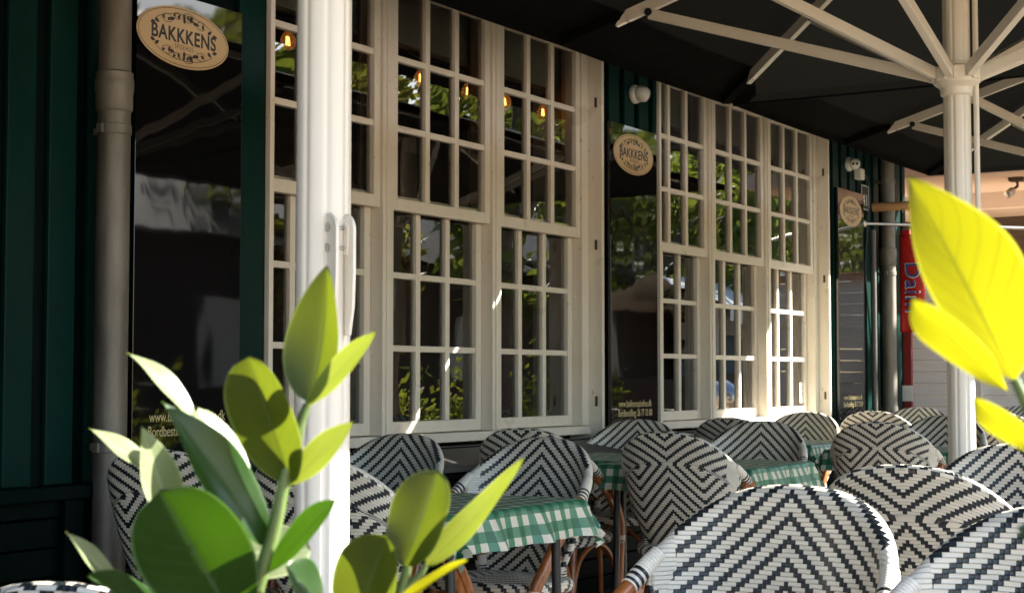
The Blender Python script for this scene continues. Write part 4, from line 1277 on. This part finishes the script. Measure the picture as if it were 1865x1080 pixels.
def make_hedge(x, y, label, seed):
    t = thing('planter_hedge', label, 'planter', (x, y, 0), 0, 'planters with bushes along the street side of the terrace')
    b = MB(); b.box(-0.75, 0.75, -0.16, 0.16, 0.001, 0.5); b.build('box', M['planter'], t, 0, 0.005)
    rnd = random.Random(seed); c = MB()
    for k in range(700):
        u_ = rnd.uniform(-0.75, 0.75)
        p = V((u_, rnd.gauss(0, 0.1), 0.5 + abs(rnd.gauss(0, 0.28)) * (0.8 + 0.5 * math.sin(u_ * 7 + seed))))
        s_ = rnd.uniform(0.03, 0.06)
        ax = V((rnd.gauss(0, 1), rnd.gauss(0, 1), rnd.gauss(0, 1))).normalized(); sx = ax.orthogonal().normalized(); sy = ax.cross(sx)
        k0 = c.add([p - sx * s_, p + sy * s_ * 0.5, p + sx * s_, p - sy * s_ * 0.5]); c.face((k0, k0 + 1, k0 + 2, k0 + 3))
    c.build('foliage', M['leaf_bush'], t, 0)
for k, (hx_, lab) in enumerate(((8.2, 'planter of bright leaves mirrored low in the middle bay of the left window'), (10.4, 'planter of bright leaves mirrored low in the right bay of the left window'), (12.8, 'farther planter of bright leaves mirrored in the middle black sign'), (15.2, 'last planter of bright leaves mirrored low in the right window'))):
    make_hedge(hx_, -4.5, lab, k + 2)
reflector = thing('glint_reflector', 'polished steel urn added to flash the sun into the right window', 'reflector', (17.4, -3.52, 0))  # polished ball added to throw a sun glint at the pane
b = MB(); b.lathe([(0.2, 0.0), (0.18, 0.03), (0.05, 0.06), (0.04, 0.62), (0.12, 0.64), (0.12, 0.68)], 24); b.build('stand', M['lead'], reflector)
b = MB(); b.lathe([(0.001, 0.66)] + [(0.20 * math.sin(math.pi * q / 16), 0.86 - 0.20 * math.cos(math.pi * q / 16)) for q in range(1, 16)] + [(0.001, 1.06)], 32); b.build('body', M['mirror_steel'], reflector, 60)
stl = thing('market_stall', 'red boarded stall with a white awning mirrored in the left window', 'stall', (25.0, -7.0, 0))
b = MB(); b.box(-2.6, 2.6, -1.2, 1.2, 0, 1.15); b.build('counter', M['brick'], stl, 0, 0.01)
b = MB()
for sx in (-2.5, 2.5):
    for sy in (-1.1, 1.1): b.tube([(sx, sy, 1.151), (sx, sy, 2.3)], 0.04, 8)
b.build('post', M['frame'], stl)
b = MB(); b.box(-2.5, 2.5, -1.15, -1.1, 1.151, 2.2); b.build('back_panel', M['brick'], stl, 0)
b = MB()
for sy in (-1, 1):
    for i in range(13):
        b.cur = i % 2 if False else 0
    k0 = b.add([(-2.9, sy * 1.6, 2.2), (2.9, sy * 1.6, 2.2), (2.9, 0, 2.75), (-2.9, 0, 2.75), (-2.9, sy * 1.6, 1.95), (2.9, sy * 1.6, 1.95)])
    b.face((k0, k0 + 1, k0 + 2, k0 + 3)); b.face((k0, k0 + 4, k0 + 5, k0 + 1))
b.build('awning', M['canvas_white'], stl, 0)
ten = thing('white_tent', 'white and blue peaked tent mirrored in the right window', 'tent', (26.5, -6.2, 0))
b = MB()
for k in range(4):
    a0, a1 = math.pi / 2 * k + math.pi / 4, math.pi / 2 * (k + 1) + math.pi / 4
    p0, p1 = V((2.3 * math.cos(a0), 2.3 * math.sin(a0), 2.1)), V((2.3 * math.cos(a1), 2.3 * math.sin(a1), 2.1))
    k0 = b.add([p0, p1, V((0, 0, 3.1)), p1 - UP0 * 0.3, p0 - UP0 * 0.3]); b.face((k0, k0 + 1, k0 + 2)); b.face((k0, k0 + 4, k0 + 3, k0 + 1))
b.build('roof', M['canvas_white'], ten, 0)
b = MB()
for k in range(4):
    a0 = math.pi / 2 * k + math.pi / 4
    b.tube([(2.2 * math.cos(a0), 2.2 * math.sin(a0), 0), (2.2 * math.cos(a0), 2.2 * math.sin(a0), 2.09)], 0.04, 8)
b.build('post', M['pole'], ten)
b = MB(); b.box(-1.5, 1.5, -1.5, -1.45, 0.01, 1.9); b.build('side_curtain', M['canvas_blue'], ten, 0)
b = MB(); b.box(-1.4, 1.4, -0.4, 0.3, 0.01, 1.0); b.build('counter', M['canvas_red'], ten, 0, 0.01)
opp = thing('red_brown_house', 'long red brown house across the street mirrored low in the windows', 'building', (26, -17, 0))
b = MB(); b.box(-16, 14, -3, 3, 0, 3.4); b.build('wall', M['brick'], opp, 0)
b = MB()
k0 = b.add([(-16.4, -3.5, 3.402), (14.4, -3.5, 3.402), (14.4, 3.5, 3.402), (-16.4, 3.5, 3.402), (-16.4, 0, 5.4), (14.4, 0, 5.4)])
for q in ((0, 1, 5, 4), (2, 3, 4, 5), (0, 4, 3), (1, 2, 5), (3, 2, 1, 0)): b.face([k0 + i for i in q])
b.build('roof', M['lead'], opp, 0)
for i in range(7):
    b = MB(); b.box(-14.5 + 4 * i, -13.1 + 4 * i, 3.001, 3.05, 1.0, 2.4); b.build('shutter', M['frame'], opp, 0)
